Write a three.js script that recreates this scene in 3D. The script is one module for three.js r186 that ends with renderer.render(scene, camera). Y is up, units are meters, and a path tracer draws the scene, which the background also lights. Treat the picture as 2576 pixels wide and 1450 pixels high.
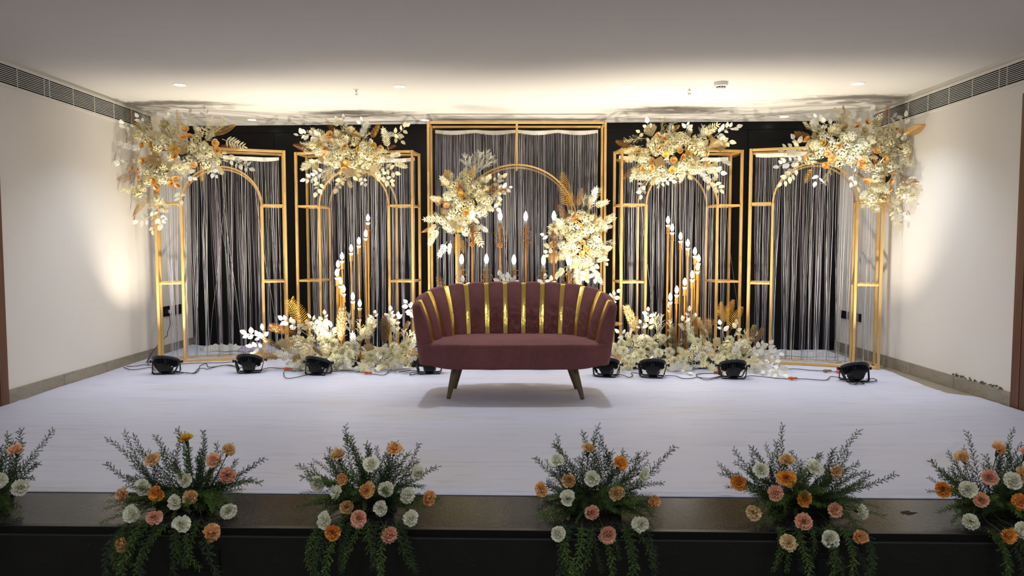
import * as THREE from 'three';
import { RoundedBoxGeometry } from 'three/addons/geometries/RoundedBoxGeometry.js';
import { mergeGeometries } from 'three/addons/utils/BufferGeometryUtils.js';
import { RectAreaLightUniformsLib } from 'three/addons/lights/RectAreaLightUniformsLib.js';

// ---------------------------------------------------------------- camera, exposure, large lights
// y = 0 is the top of the stage; the hall floor lies lower; -z looks at the backdrop
const scene = new THREE.Scene();
scene.background = new THREE.Color(0x000000);
const camera = new THREE.PerspectiveCamera(2 * Math.atan(725 / 1800) * 180 / Math.PI, 2576 / 1450, 0.05, 60);
camera.position.set(0, 1.243, 0);
camera.rotation.x = -Math.atan(106 / 1800);
const renderer = new THREE.WebGLRenderer();
renderer.toneMapping = THREE.LinearToneMapping;
renderer.toneMappingExposure = 1.0;
renderer.shadowMap.enabled = true;
RectAreaLightUniformsLib.init();
const UPLIGHT = 12, UPLIGHT_COLOR = [1, 0.9, 0.72];
const DOWNLIGHT = 9.5, DOWNLIGHT_COLOR = [0.77, 0.86, 1];
const HALL = 19, HALL_COLOR = [0.96, 0.98, 1];
const BULB = 0.12;

// ---------------------------------------------------------------- helpers
const V = (x, y, z) => new THREE.Vector3(x, y, z);
let seed = 12345;
const rnd = () => { seed = (seed + 0x6d2b79f5) | 0; let t = Math.imul(seed ^ (seed >>> 15), 1 | seed); t = (t + Math.imul(t ^ (t >>> 7), 61 | t)) ^ t; return ((t ^ (t >>> 14)) >>> 0) / 4294967296; };
const rr = (a, b) => a + (b - a) * rnd();
const pick = (a) => a[Math.floor(rnd() * a.length)];
const lerp = (a, b, t) => a + (b - a) * t, clamp = (x, a, b) => Math.min(b, Math.max(a, x));
const smooth = (a, b, x) => { const t = clamp((x - a) / (b - a), 0, 1); return t * t * (3 - 2 * t); };
const hash = (x, y) => { let h = Math.imul(x | 0, 374761393) + Math.imul(y | 0, 668265263); h = Math.imul(h ^ (h >>> 13), 1274126177); return ((h ^ (h >>> 16)) >>> 0) / 4294967296; };
function noise(x, y) {
  const i = Math.floor(x), j = Math.floor(y), f = x - i, g = y - j, u = f * f * (3 - 2 * f), v = g * g * (3 - 2 * g);
  return lerp(lerp(hash(i, j), hash(i + 1, j), u), lerp(hash(i, j + 1), hash(i + 1, j + 1), u), v);
}
const fbm = (x, y, o = 4) => { let s = 0, a = 0.5, n = 0; for (let k = 0; k < o; k++) { s += a * noise(x + k * 17.3, y - k * 9.1); n += a; a /= 2; x *= 2; y *= 2; } return s / n; };

const names = new Map();
function numbered(n) { const k = names.get(n) ?? 0; names.set(n, k + 1); return k ? `${n}_${String(k).padStart(3, '0')}` : n; }
function tag(o, label, category, group, kind) { o.userData.label = label; if (category) o.userData.category = category; if (group) o.userData.group = group; if (kind) o.userData.kind = kind; return o; }
function thing(name, label, category, p = [0, 0, 0], turn = 0, group) {
  const o = new THREE.Group(); o.name = numbered(name); o.position.set(...p); o.rotation.y = turn; scene.add(o);
  return tag(o, label, category, group);
}
function part(name, geometry, material, parent, p, q) {
  const m = new THREE.Mesh(geometry, material); m.name = parent === scene ? numbered(name) : name;
  if (p) m.position.copy(p.isVector3 ? p : V(...p));
  if (q) { if (q.isQuaternion) m.quaternion.copy(q); else m.rotation.set(...q); }
  parent.add(m); return m;
}
function structure(name, geometry, material, p, q) { const m = part(name, geometry, material, scene, p, q); m.userData.kind = 'structure'; return m; }

// a mesh builder: collects vertices with colours, gives one geometry
class MB {
  constructor() { this.p = []; this.c = []; this.i = []; this.t = []; }
  v(x, y, z, c = [1, 1, 1], u = 0, w = 0) { this.p.push(x, y, z); this.c.push(c[0], c[1], c[2]); this.t.push(u, w); return this.p.length / 3 - 1; }
  f(a, b, c) { this.i.push(a, b, c); }
  q(a, b, c, d) { this.i.push(a, b, c, a, c, d); }
  // tube along points with a radius per point
  tube(pts, r, sides = 5, c) {
    const rows = []; let n0 = null;
    pts.forEach((p, k) => {
      const d = pts[Math.min(k + 1, pts.length - 1)].clone().sub(pts[Math.max(k - 1, 0)]).normalize();
      let n = n0 ? n0.clone().sub(d.clone().multiplyScalar(n0.dot(d))) : Math.abs(d.y) < 0.9 ? V(0, 1, 0).cross(d) : V(1, 0, 0).cross(d);
      n.normalize(); n0 = n; const b = d.clone().cross(n), rad = Array.isArray(r) ? r[k] : typeof r === 'function' ? r(k / (pts.length - 1)) : r, row = [];
      for (let s = 0; s < sides; s++) { const a = s / sides * 6.2832, x = Math.cos(a) * rad, y = Math.sin(a) * rad; row.push(this.v(p.x + n.x * x + b.x * y, p.y + n.y * x + b.y * y, p.z + n.z * x + b.z * y, c)); }
      rows.push(row);
    });
    for (let k = 0; k + 1 < rows.length; k++) for (let s = 0; s < sides; s++) { const e = (s + 1) % sides; this.q(rows[k][s], rows[k][e], rows[k + 1][e], rows[k + 1][s]); }
    const cap = (row, flip) => { for (let s = 1; s + 1 < sides; s++) flip ? this.f(row[0], row[s + 1], row[s]) : this.f(row[0], row[s], row[s + 1]); };
    cap(rows[0], true); cap(rows[rows.length - 1], false);
    return this;
  }
  // a blade: base o, direction d, upper side n; width profile w(t), bend b towards n, fold: edges lifted
  blade(o, d, n, len, w, { segs = 3, bend = 0, fold = 0, c = [1, 1, 1], tip = c, wave = 0 } = {}) {
    const s = V().crossVectors(d, n).normalize(); let last = null;
    for (let k = 0; k <= segs; k++) {
      const t = k / segs, wd = w(t), h = bend * t * t * len, x = o.x + d.x * len * t + n.x * h, y = o.y + d.y * len * t + n.y * h, z = o.z + d.z * len * t + n.z * h;
      const cc = [lerp(c[0], tip[0], t), lerp(c[1], tip[1], t), lerp(c[2], tip[2], t)], e = fold * wd + wave * len * Math.sin(t * 9 + len * 90);
      const row = wd < 1e-6 ? [this.v(x, y, z, cc)] : [this.v(x - s.x * wd + n.x * e, y - s.y * wd + n.y * e, z - s.z * wd + n.z * e, cc), this.v(x, y, z, cc), this.v(x + s.x * wd + n.x * e, y + s.y * wd + n.y * e, z + s.z * wd + n.z * e, cc)];
      if (last) {
        if (last.length === 3 && row.length === 3) { this.q(last[0], last[1], row[1], row[0]); this.q(last[1], last[2], row[2], row[1]); }
        else if (last.length === 3) { this.f(last[0], last[1], row[0]); this.f(last[1], last[2], row[0]); }
        else { this.f(last[0], row[1], row[0]); this.f(last[0], row[2], row[1]); }
      }
      last = row;
    }
    return this;
  }
  geo(g, m, c = [1, 1, 1]) {
    const a = g.index ? g.toNonIndexed() : g, P = a.attributes.position, v = V(), at = this.p.length / 3;
    for (let k = 0; k < P.count; k++) { v.fromBufferAttribute(P, k); if (m) v.applyMatrix4(m); this.v(v.x, v.y, v.z, c); }
    for (let k = 0; k < P.count; k++) this.i.push(at + k);
    return this;
  }
  build(uv = false) {
    const g = new THREE.BufferGeometry();
    g.setAttribute('position', new THREE.Float32BufferAttribute(this.p, 3)); g.setAttribute('color', new THREE.Float32BufferAttribute(this.c, 3));
    if (uv) g.setAttribute('uv', new THREE.Float32BufferAttribute(this.t, 2));
    g.setIndex(this.i); g.computeVertexNormals(); return g;
  }
}
const box = (w, h, d, r = 0.003) => new RoundedBoxGeometry(w, h, d, 1, Math.min(r, w / 2.01, h / 2.01, d / 2.01));
const lathe = (pts, n = 24) => new THREE.LatheGeometry(pts.map((p) => new THREE.Vector2(...p)), n);
const moved = (g, x = 0, y = 0, z = 0, rx = 0, ry = 0, rz = 0) => g.applyMatrix4(new THREE.Matrix4().compose(V(x, y, z), new THREE.Quaternion().setFromEuler(new THREE.Euler(rx, ry, rz)), V(1, 1, 1)));
const joined = (list) => mergeGeometries(list.map((g) => { const a = g.index ? g.toNonIndexed() : g; for (const k of Object.keys(a.attributes)) if (!['position', 'normal', 'uv'].includes(k)) a.deleteAttribute(k); return a; }));
const curve = (pts, n = 24) => new THREE.CatmullRomCurve3(pts, false, 'centripetal').getPoints(n);

// textures are computed: f(x, y in 0..1) gives [r, g, b] in sRGB 0..255
function texture(w, h, f, color = true, rep) {
  const d = new Uint8Array(w * h * 4);
  for (let y = 0; y < h; y++) for (let x = 0; x < w; x++) { const c = f(x / w, y / h, x, y), k = (y * w + x) * 4; if (typeof c === 'number') d[k] = d[k + 1] = d[k + 2] = clamp(c, 0, 255); else { d[k] = clamp(c[0], 0, 255); d[k + 1] = clamp(c[1], 0, 255); d[k + 2] = clamp(c[2], 0, 255); } d[k + 3] = 255; }
  const t = new THREE.DataTexture(d, w, h); t.magFilter = THREE.LinearFilter; t.minFilter = THREE.LinearFilter; t.wrapS = t.wrapT = THREE.RepeatWrapping;
  if (color) t.colorSpace = THREE.SRGBColorSpace; if (rep) t.repeat.set(...rep); t.needsUpdate = true; return t;
}
const std = (o) => new THREE.MeshStandardMaterial(o), phy = (o) => new THREE.MeshPhysicalMaterial(o);

// ---------------------------------------------------------------- materials
const goldGrain = texture(128, 512, (x, y) => { const s = fbm(x * 9, y * 3.2, 4), k = noise(x * 60, y * 7), c = noise(x * 30 + 5, y * 90), w = 0.5 * smooth(0.62, 0.85, fbm(x * 26 + 7, y * 9 + 3, 3)); return [lerp(222, 176, w) * (0.84 + 0.2 * s + 0.07 * k + 0.03 * c), lerp(183, 134, w) * (0.82 + 0.22 * s + 0.07 * k + 0.03 * c), lerp(118, 76, w) * (0.78 + 0.26 * s + 0.06 * k)]; });
const M = {
  wall: std({ color: '#dedad3', roughness: 0.85, bumpMap: texture(256, 256, (x, y) => 128 + 90 * (fbm(x * 40, y * 40, 3) - 0.5), false, [2, 2]), bumpScale: 0.0008 }),
  ceiling: std({ color: '#d3d0ca', roughness: 0.9 }),
  black: phy({ color: '#08080a', roughness: 0.28, specularIntensity: 0.45 }),
  blackSeam: std({ color: '#050506', roughness: 0.7 }),
  tile: std({ map: texture(256, 128, (x, y) => { const v = fbm(x * 6, y * 4, 5), k = fbm(x * 40, y * 22, 2), s = smooth(0.06, 0, Math.abs(fbm(x * 4 + 3, y * 5, 4) - 0.5)); const b = 0.92 + 0.16 * (v - 0.5) + 0.08 * (k - 0.5) - 0.07 * s; return [158 * b, 149 * b, 132 * b]; }), roughness: 0.4 }),
  grout: std({ color: '#6b645a', roughness: 0.9 }),
  granite: phy({ specularIntensity: 0.28, map: texture(1024, 256, (x, y) => { const a = noise(x * 620, y * 155), b = noise(x * 300 + 9, y * 75), v = fbm(x * 10, y * 3, 3); let k = 46 + 26 * (a - 0.5) + 14 * (v - 0.5); if (b > 0.72) k -= 36 * smooth(0.72, 0.8, b); if (a > 0.88) k += 45; return [k, k * 0.98, k * 0.94]; }), roughness: 0.17, bumpMap: texture(512, 128, (x, y) => 128 + 120 * (fbm(x * 170, y * 42, 2) - 0.5), false), bumpScale: 0.0011 }),
  blackStone: std({ color: '#0b0b0c', roughness: 0.35 }),
  fascia: std({ map: texture(512, 128, (x, y) => { const d = noise(x * 220, y * 55) > 0.965 ? 60 : 0; const k = 13 + 9 * fbm(x * 12, y * 6, 3) + d; return [k, k * 0.98, k * 0.95]; }), roughness: 0.6 }),
  hallFloor: std({ color: '#3f3a36', roughness: 0.4 }),
  brownWood: std({ map: texture(128, 512, (x, y) => { const g = fbm(x * 14, y * 2.2, 4), l = noise(x * 70, y * 5); return [96 * (0.7 + 0.5 * g + 0.1 * l), 58 * (0.66 + 0.55 * g + 0.1 * l), 34 * (0.62 + 0.6 * g + 0.1 * l)]; }), roughness: 0.45 }),
  white: std({ color: '#e6e4e0', roughness: 0.5 }),
  dark: std({ color: '#060606', roughness: 0.8 }),
  blackPlastic: std({ color: '#111113', roughness: 0.4 }),
  casting: std({ color: '#1b1d20', roughness: 0.48, metalness: 0.2 }),
  castingEdge: std({ color: '#24272b', roughness: 0.4, metalness: 0.3 }),
  chrome: std({ color: '#b9b7b2', roughness: 0.25, metalness: 1 }),
  gold: std({ map: goldGrain, roughness: 0.38, metalness: 0.4 }),
  mirrorGold: phy({ color: '#fbdc72', roughness: 0.2, metalness: 1, bumpMap: texture(64, 256, (x, y) => 128 + 110 * (fbm(x * 3, y * 18, 3) - 0.5), false), bumpScale: 0.002 }),
  velvet: phy({ color: '#7d4b4a', roughness: 0.9, sheen: 0.7, sheenRoughness: 0.45, sheenColor: new THREE.Color('#b08080'), bumpMap: texture(256, 256, (x, y) => 128 + 110 * (fbm(x * 60, y * 60, 3) - 0.5), false), bumpScale: 0.0008, map: texture(256, 256, (x, y) => { const b = 0.93 + 0.16 * (fbm(x * 7, y * 7, 4) - 0.5) + 0.1 * (fbm(x * 50, y * 50, 2) - 0.5); return [255 * b, 250 * b, 250 * b]; }) }),
  wornWood: std({ map: texture(128, 256, (x, y) => { const g = fbm(x * 10, y * 8, 4), s = smooth(0.6, 0.72, fbm(x * 22, y * 30, 3)); return [lerp(92, 128, s) * (0.7 + 0.5 * g), lerp(74, 108, s) * (0.7 + 0.5 * g), lerp(48, 76, s) * (0.7 + 0.5 * g)]; }), roughness: 0.5 }),
  string: std({ color: '#ffffff', vertexColors: true, roughness: 0.38, metalness: 0.1 }),
  tape: std({ color: '#e9e6dc', roughness: 0.6 }),
  cordLoop: std({ color: '#dcdccf', roughness: 0.7 }),
  bulbGlass: std({ color: '#ffffff', emissive: new THREE.Color(1, 0.95, 0.84), emissiveIntensity: 5, roughness: 0.4 }),
  downGlow: std({ color: '#ffffff', emissive: new THREE.Color(0.93, 0.95, 1), emissiveIntensity: 9, roughness: 0.5 }),
  upGlow: std({ color: '#ffffff', emissive: new THREE.Color(1, 0.9, 0.7), emissiveIntensity: 4, roughness: 0.4 }),
  hallGlow: std({ color: '#ffffff', emissive: new THREE.Color(1, 0.97, 0.94), emissiveIntensity: 1.2 }),
  candleGold: std({ color: '#c8b48c', map: goldGrain, roughness: 0.38, metalness: 0.4 }),
  copper: std({ color: '#94642f', roughness: 0.42, metalness: 0.5 }),
  porcelain: std({ color: '#e8e2cc', roughness: 0.4 }),
  socketGrey: std({ color: '#8d8d84', roughness: 0.45, metalness: 0.3 }),
  cable: std({ color: '#0d0d0e', roughness: 0.5 }),
  cableRed: std({ color: '#4a1c1e', roughness: 0.5 }),
  orange: std({ color: '#d2622a', roughness: 0.6 }), tapeBrown: std({ color: '#8d6a3c', roughness: 0.6 }),
  stem: std({ color: '#d9d3b6', roughness: 0.7 }), greenStem: std({ color: '#3c4a2c', roughness: 0.7 }),
  foam: std({ color: '#23251a', roughness: 0.95 }), basket: std({ color: '#15140f', roughness: 0.8 }),
};
const petal = (color, rough = 0.75, t = 0) => t ? phy({ color, vertexColors: true, roughness: rough, transmission: t, thickness: 0, side: THREE.DoubleSide, specularIntensity: 0.4 }) : std({ color, vertexColors: true, roughness: rough, side: THREE.DoubleSide });
const P = {
  goldFern: std({ color: '#d9a441', vertexColors: true, roughness: 0.32, metalness: 0.65, side: THREE.DoubleSide }),
  bronzeFern: std({ color: '#a8753a', vertexColors: true, roughness: 0.4, metalness: 0.5, side: THREE.DoubleSide }),
  lace: std({ color: '#cda25e', vertexColors: true, roughness: 0.35, metalness: 0.55, side: THREE.DoubleSide }),
  cream: petal('#f0e5b6'), ivory: petal('#f3ecc8'), whiteLeaf: petal('#ebe9de', 0.7), creamLeaf: petal('#ebe3bd', 0.7), palm: petal('#cdb078', 0.8), paleTan: petal('#d8c496', 0.8),
  pampas: petal('#a98d5e', 0.9), pampasDark: petal('#836a45', 0.9), rose: petal('#ffd386', 0.8), roseYellow: petal('#f8d468', 0.8), mum: petal('#f1edcf', 0.7),
  greenLeaf: petal('#3f5a2a', 0.6),
  fern: [petal('#3f5729', 0.6), petal('#4c672f', 0.6), petal('#35492a', 0.6), petal('#5f7b35', 0.6)],
  carnation: { white: petal('#f6f6ec', 0.85, 0.35), cream: petal('#f6e3b8', 0.85, 0.35), tan: petal('#ebcb96', 0.85, 0.35), apricot: petal('#f6c88e', 0.85, 0.35), orange: petal('#f4b155', 0.85, 0.35), yellow: petal('#f4cb4a', 0.85, 0.35), peach: petal('#f8cdae', 0.85, 0.35), pink: petal('#f8c6b0', 0.85, 0.35) },
};

// ---------------------------------------------------------------- the room
const CEIL = 2.705, LEFT = -3.96, RIGHT = 3.86, BACK_L = -8.84, BACK_R = -8.48;
const backTurn = Math.atan2(BACK_R - BACK_L, RIGHT - LEFT);          // the back wall is not quite square to the hall
const backZ = (x) => lerp(BACK_L, BACK_R, (x - LEFT) / (RIGHT - LEFT));
structure('ceiling', box(8.6, 0.2, 13.4), M.ceiling, [-0.05, CEIL + 0.1, -2.4]);
structure('wall_left', box(0.2, 3.3, 13.4), M.wall, [LEFT - 0.1, 1.155, -2.4]);
structure('wall_right', box(0.2, 3.3, 13.4), M.wall, [RIGHT + 0.1, 1.155, -2.4]);
structure('wall_rear', box(8.6, 3.3, 0.2), M.wall, [-0.05, 1.155, 4.2]);
{ const g = box(8.0, 0.3, 5.5), uv = g.attributes.uv, p = g.attributes.position; for (let i = 0; i < uv.count; i++) uv.setXY(i, p.getX(i) / 1.2, p.getZ(i) / 0.6); structure('floor', g, M.tile, [-0.05, -0.15, -6.39]); }
structure('floor_hall', box(8.2, 0.1, 8), M.hallFloor, [-0.05, -0.52, 0.6]);
{ // black back wall: tall panels with narrow joints under a header board
  const w = structure('wall_back', box(8.2, 3.2, 0.16), M.blackSeam, [-0.05, 1.2, backZ(-0.05) - 0.1], [0, -backTurn, 0]);
  const n = 7, pw = 7.96 / n;
  for (let k = 0; k < n; k++) part('panel', box(pw - 0.005, 2.62, 0.02, 0.002), M.black, w, [-3.98 + pw * (k + 0.5), -1.2 + 1.31 - 0.005, 0.09]);
  part('header_board', box(7.96, 0.08, 0.034, 0.003), M.black, w, [0, -1.2 + 2.655, 0.098]);
}
{ // baseboard tiles along both side walls
  for (const [side, x, dir, start] of [['left', LEFT, 1, -5.56], ['right', RIGHT, -1, -5.47]]) {
    const root = new THREE.Group(); root.name = 'baseboard_' + side; root.userData.kind = 'structure'; root.position.set(x, 0, 0); scene.add(root);
    const h = 0.112; let z = start;
    const lens = side === 'left' ? [0.69, 0.68, 0.69, 0.68, 0.56] : [0.71, 0.68, 0.69, 0.68, 0.27];
    lens.forEach((l, k) => {
      const g = box(0.012, h, l - 0.004, 0.0015), uv = g.attributes.uv, p = g.attributes.position; for (let i = 0; i < uv.count; i++) uv.setXY(i, p.getZ(i) * 1.4 + k * 0.37, p.getY(i) * 2.8 + k * 0.21);
      part('tile', g, M.tile, root, [dir * 0.006, h / 2 + 0.001, z - l / 2]); z -= l;
    });
    part('grout_bed', box(0.006, h - 0.006, start - z - 0.01, 0.001), M.grout, root, [dir * 0.003, h / 2 + 0.001, (start + z) / 2]);
    // dark brown door frame where the side wall ends
    const d = new THREE.Group(); d.name = side === 'left' ? 'door_1' : 'door_2'; d.userData.kind = 'structure'; d.position.set(x, 0, start); scene.add(d);
    part('door_frame', box(0.012, 2.3, 0.09, 0.002), M.brownWood, d, [dir * 0.006, 1.15, 0.045]);
    part('door_frame', box(0.012, 2.3, 0.09, 0.002), M.brownWood, d, [dir * 0.006, 1.15, 0.995]);
    part('door_frame', box(0.012, 0.09, 1.04, 0.002), M.brownWood, d, [dir * 0.006, 2.345, 0.52]);
    part('door_leaf', box(0.008, 2.29, 0.85, 0.003), M.brownWood, d, [dir * 0.007, 1.147, 0.52]);
  }
}
{ // broken plaster above the last baseboard tile on the right
  const b = new MB();
  for (let k = 0; k < 46; k++) { const t = rnd(), z = lerp(-6.2, -5.56, t), y = 0.113 + rr(0, 0.012) + 0.008 * noise(t * 9, 3); b.geo(new THREE.IcosahedronGeometry(rr(0.003, 0.009), 0), new THREE.Matrix4().compose(V(RIGHT - rr(0.001, 0.008), y, z), new THREE.Quaternion().setFromEuler(new THREE.Euler(rnd() * 3, rnd() * 3, 0)), V(1, 0.6, 2.2))); }
  tag(part('plaster_crumbs', b.build(), std({ color: '#6f675a', roughness: 1 }), scene), 'broken grey plaster along the top of the last right baseboard tile', 'plaster', null, 'stuff');
}
// stage edge: granite top, black nosing and black front; it runs a little askew to the back wall
const EDGE = 0.0226, edgeZ = (x) => -3.09 + EDGE * x;
{
  const uvm = (g, s, t) => { const uv = g.attributes.uv, p = g.attributes.position; for (let i = 0; i < uv.count; i++) uv.setXY(i, p.getX(i) / s, (p.getZ(i) - p.getY(i)) / t); return g; };
  const slab = structure('trim_1', uvm(box(7.8, 0.03, 0.62, 0.003), 1.6, 0.4), M.granite, [-0.05, -0.0165, edgeZ(-0.05) - 0.31], [0, -EDGE, 0]); slab.userData.label = 'speckled grey granite slab along the stage edge';
  { const s = new MB(), ring = []; for (let k = 0; k < 22; k++) { const q = k / 22 * 6.283, r = 0.5 + 0.7 * noise(k * 0.9, 4); ring.push(s.v(Math.cos(q) * 0.045 * r, 0, Math.sin(q) * 0.03 * r)); } const c = s.v(0, 0.0006, 0); ring.forEach((i, k) => s.f(c, ring[(k + 1) % 22], i)); part('burn_mark', s.build(), M.dark, slab, [1.90, 0.0156, 0.09]).userData.label = 'dark scorch mark'; }
  structure('trim_2', box(7.8, 0.034, 0.03, 0.002), M.blackStone, [-0.05, -0.0185, edgeZ(-0.05) + 0.008], [0, -EDGE, 0]).userData.label = 'black nosing strip along the granite slab';
  structure('wall_front', uvm(box(7.8, 0.44, 0.3, 0.004), 1.2, 0.3), M.fascia, [-0.05, -0.255, edgeZ(-0.05) - 0.112], [0, -EDGE, 0]).userData.label = 'black front of the stage';
}
{ // the white cloth over the stage, with long creases and a folded front hem
  const nx = 260, nz = 190, b = new MB(), z0 = -3.5, z1 = -8.6;
  const rightEdge = (z) => { const pts = [[-3.5, 3.83], [-5.9, 3.83], [-6.0, 3.76], [-6.1, 3.66], [-6.42, 3.66], [-6.78, 3.69], [-7.13, 3.74], [-8.7, 3.7]]; for (let k = 0; k + 1 < pts.length; k++) if (z <= pts[k][0] && z >= pts[k + 1][0]) return lerp(pts[k][1], pts[k + 1][1], (z - pts[k][0]) / (pts[k + 1][0] - pts[k][0])); return 3.7; };
  for (let j = 0; j <= nz; j++) for (let i = 0; i <= nx; i++) {
    const fx = i / nx, fz = j < 24 ? j / 24 * 0.017 : lerp(0.017, 1, (j - 24) / (nz - 24)), zz = lerp(z0, z1, fz), xr = rightEdge(zz), x = lerp(LEFT + 0.015, xr, fx), z = zz + lerp(EDGE * x, backZ(x) + 0.06 - z1, fz);
    let y = 0.004 + 0.003 * (fbm(x * 0.9, z * 1.8, 3) - 0.5) + 0.0012 * fbm(x * 4, z * 5, 2);
    const cr = fbm(x * 0.35 + 3, z * 1.7, 3); y += 0.005 * smooth(0.02, 0, Math.abs(cr - 0.5)) * smooth(0.45, 0.6, noise(x * 0.7, z * 0.8));
    const cr2 = fbm(x * 0.5 - 8, z * 0.9 + x * 0.25, 2); y += 0.006 * smooth(0.012, 0, Math.abs(cr2 - 0.47));
    const fromFront = z0 + EDGE * x - z; y += 0.006 * Math.exp(-Math.pow((fromFront - 0.045) / 0.012, 2)); if (j === 0) y = 0; else y = Math.max(y, 0.003);
    const back = smooth(0.84, 1, fz); y += back * 0.05 * Math.max(0, fbm(x * 2.2, z * 2.4, 3) - 0.42);
    const wall = Math.min(x - LEFT, 0.25); y += 0.05 * Math.exp(-wall / 0.05) * smooth(-5.7, -6.2, z) * (0.3 + fbm(z * 2, 1, 2)) * 0.5;
    b.v(x, Math.max(y, j ? 0.0015 : -0.001), z, undefined, x / 8 + 0.5, -z / 8);
  }
  for (let j = 0; j < nz; j++) for (let i = 0; i < nx; i++) { const a = j * (nx + 1) + i; b.q(a, a + 1, a + nx + 2, a + nx + 1); }
  const map = texture(2048, 1400, (u, v) => {
    const x = u * 8, z = v * 5.5; let k = 1 + 0.05 * (fbm(x * 0.8, z * 1.6, 4) - 0.5);
    k += 0.026 * (fbm(x * 2.6 + 0.6 * fbm(z * 2, x, 2), (z + 0.13 * x * fbm(x * 0.4, z * 0.5, 2)) * 24, 4) - 0.5);
    const stain = smooth(0.57, 0.75, fbm(x * 0.9 + 4, z * 1.5 + 2, 4)); const st = smooth(0.62, 0.7, fbm(x * 3 + 9, z * 30, 3));
    k -= 0.035 * st; const speck = noise(x * 70, z * 90) > 0.9975 ? smooth(0.5, 0.7, noise(x * 9 + 3, z * 9)) : 0; k -= 0.45 * speck;
    return [(201 - 1 * stain) * k, (203 - 4 * stain) * k, (221 - 12 * stain) * k];
  }, true);
  map.repeat.set(1, 8 / 5.5); map.wrapS = map.wrapT = THREE.RepeatWrapping;
  tag(part('stage_cloth', b.build(true), std({ map, roughness: 0.55 }), scene), 'large white cloth with creases and scuffs covering the stage floor', 'floor cloth');
}
// crumpled cloth bunched behind the two outermost frames
function crumple(label, x, z, w, d, h, color, turn) {
  const b = new MB(), n = 46, m = 18;
  for (let j = 0; j <= m; j++) for (let i = 0; i <= n; i++) {
    const u = i / n * 2 - 1, v = j / m * 2 - 1, e = Math.max(0, 1 - u * u) ** 0.5 * Math.max(0, 1 - v * v) ** 0.6;
    const y = h * e * (0.35 + 0.9 * Math.abs(fbm(u * 4 + x, v * 3 + z, 3) - 0.5) * 2.2 + 0.3 * fbm(u * 11, v * 6, 2));
    b.v(u * w / 2 * (1 + 0.08 * Math.sin(v * 5)), y + 0.012, v * d / 2 + 0.03 * Math.sin(u * 7));
  }
  for (let j = 0; j < m; j++) for (let i = 0; i < n; i++) { const a = j * (n + 1) + i; b.q(a, a + n + 1, a + n + 2, a + 1); }
  tag(part('bunched_cloth', b.build(), std({ color, roughness: 0.8, side: THREE.DoubleSide }), scene, [x, 0, z], [0, turn, 0]), label, 'cloth');
}
crumple('white cloth bunched on the floor behind the far left frame', -3.42, -8.42, 0.5, 0.22, 0.08, '#c9c9c0', 0.1);
crumple('mauve end of the stage cloth bunched below the far left strings', -2.98, -8.45, 0.5, 0.28, 0.1, '#b6b0c4', 0.15);
crumple('white cloth bunched on the floor behind the far right frame', 3.2, -8.05, 0.9, 0.26, 0.06, '#bfbfc2', -0.1);

// ---------------------------------------------------------------- ceiling fittings
function airVent(label, x, dir, zNear, zFar, y0, y1, bars) {
  const t = thing('air_vent', label, 'air vent', [x, (y0 + y1) / 2, (zNear + zFar) / 2]), len = zNear - zFar, h = y1 - y0, m = M.white;
  part('backing', box(0.004, h, len, 0.001), M.dark, t, [dir * 0.002, 0, 0]);
  for (const s of [-1, 1]) part('frame', box(0.014, 0.024, len + 0.04, 0.002), M.wall, t, [dir * 0.007, s * (h / 2 + 0.012), 0]);
  for (const s of [-1, 1]) part('frame', box(0.014, h, 0.02, 0.002), M.wall, t, [dir * 0.007, 0, s * (len / 2 + 0.01)]);
  const g = box(0.007, 0.0045, len, 0.001);
  for (let k = 1; k < 10; k++) part('slat', g, m, t, [dir * 0.0105, -h / 2 + h * k / 10, 0]);
  const mg = box(0.006, h, 0.004, 0.001); for (const z of bars) part('mullion', mg, m, t, [dir * 0.0105, 0, z - (zNear + zFar) / 2]);
}
airVent('long slotted air vent high on the left wall', LEFT, 1, -4.6, -7.93, 2.507, 2.655, [-5.1, -5.8, -6.13, -6.2, -6.53, -6.86, -7.19, -7.52, -7.86]);
airVent('long slotted air vent high on the right wall', RIGHT, -1, -4.6, -7.73, 2.49, 2.638, [-5.0, -5.65, -5.74, -6.07, -6.39, -6.71, -7.04, -7.4]);

{ // downlights: white ring, glowing disc, a spot just below
  const ring = lathe([[0.046, 0], [0.05, -0.006], [0.062, -0.006], [0.066, -0.002], [0.066, 0.001]], 32), disc = lathe([[0, -0.002], [0.047, -0.002], [0.047, 0.001]], 32);
  const spots = [
    [-3.016, -6.59, 'round ceiling downlight in the front row, nearest the left wall'], [-1.031, -6.655, 'round ceiling downlight in the front row, left of the tall centre frame'],
    [1.064, -6.655, 'round ceiling downlight in the front row, right of the tall centre frame'], [3.12, -6.55, 'round ceiling downlight in the front row, nearest the right wall'],
    [-3.017, -8.4, 'small round downlight near the back wall above the far left frame'], [-1.01, -8.42, 'small round downlight at the left corner of the tall centre frame'],
    [3.08, -8.2, 'small round downlight near the back wall above the far right frame']];
  spots.forEach(([x, z, label], k) => {
    const t = thing('ceiling_light', label, 'downlight', [x, CEIL, z]);
    part('ring', ring, M.white, t); part('diffuser', disc, M.downGlow, t);
    const l = new THREE.SpotLight(new THREE.Color(...DOWNLIGHT_COLOR), DOWNLIGHT * (k < 4 ? 1 : 0.55), 0, 1.0, 0.9, 2); l.position.set(x, CEIL - 0.012, z); l.target.position.set(x, 0, z); l.shadow.radius = 2.2; l.castShadow = true; scene.add(l, l.target);
  });
}
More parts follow.
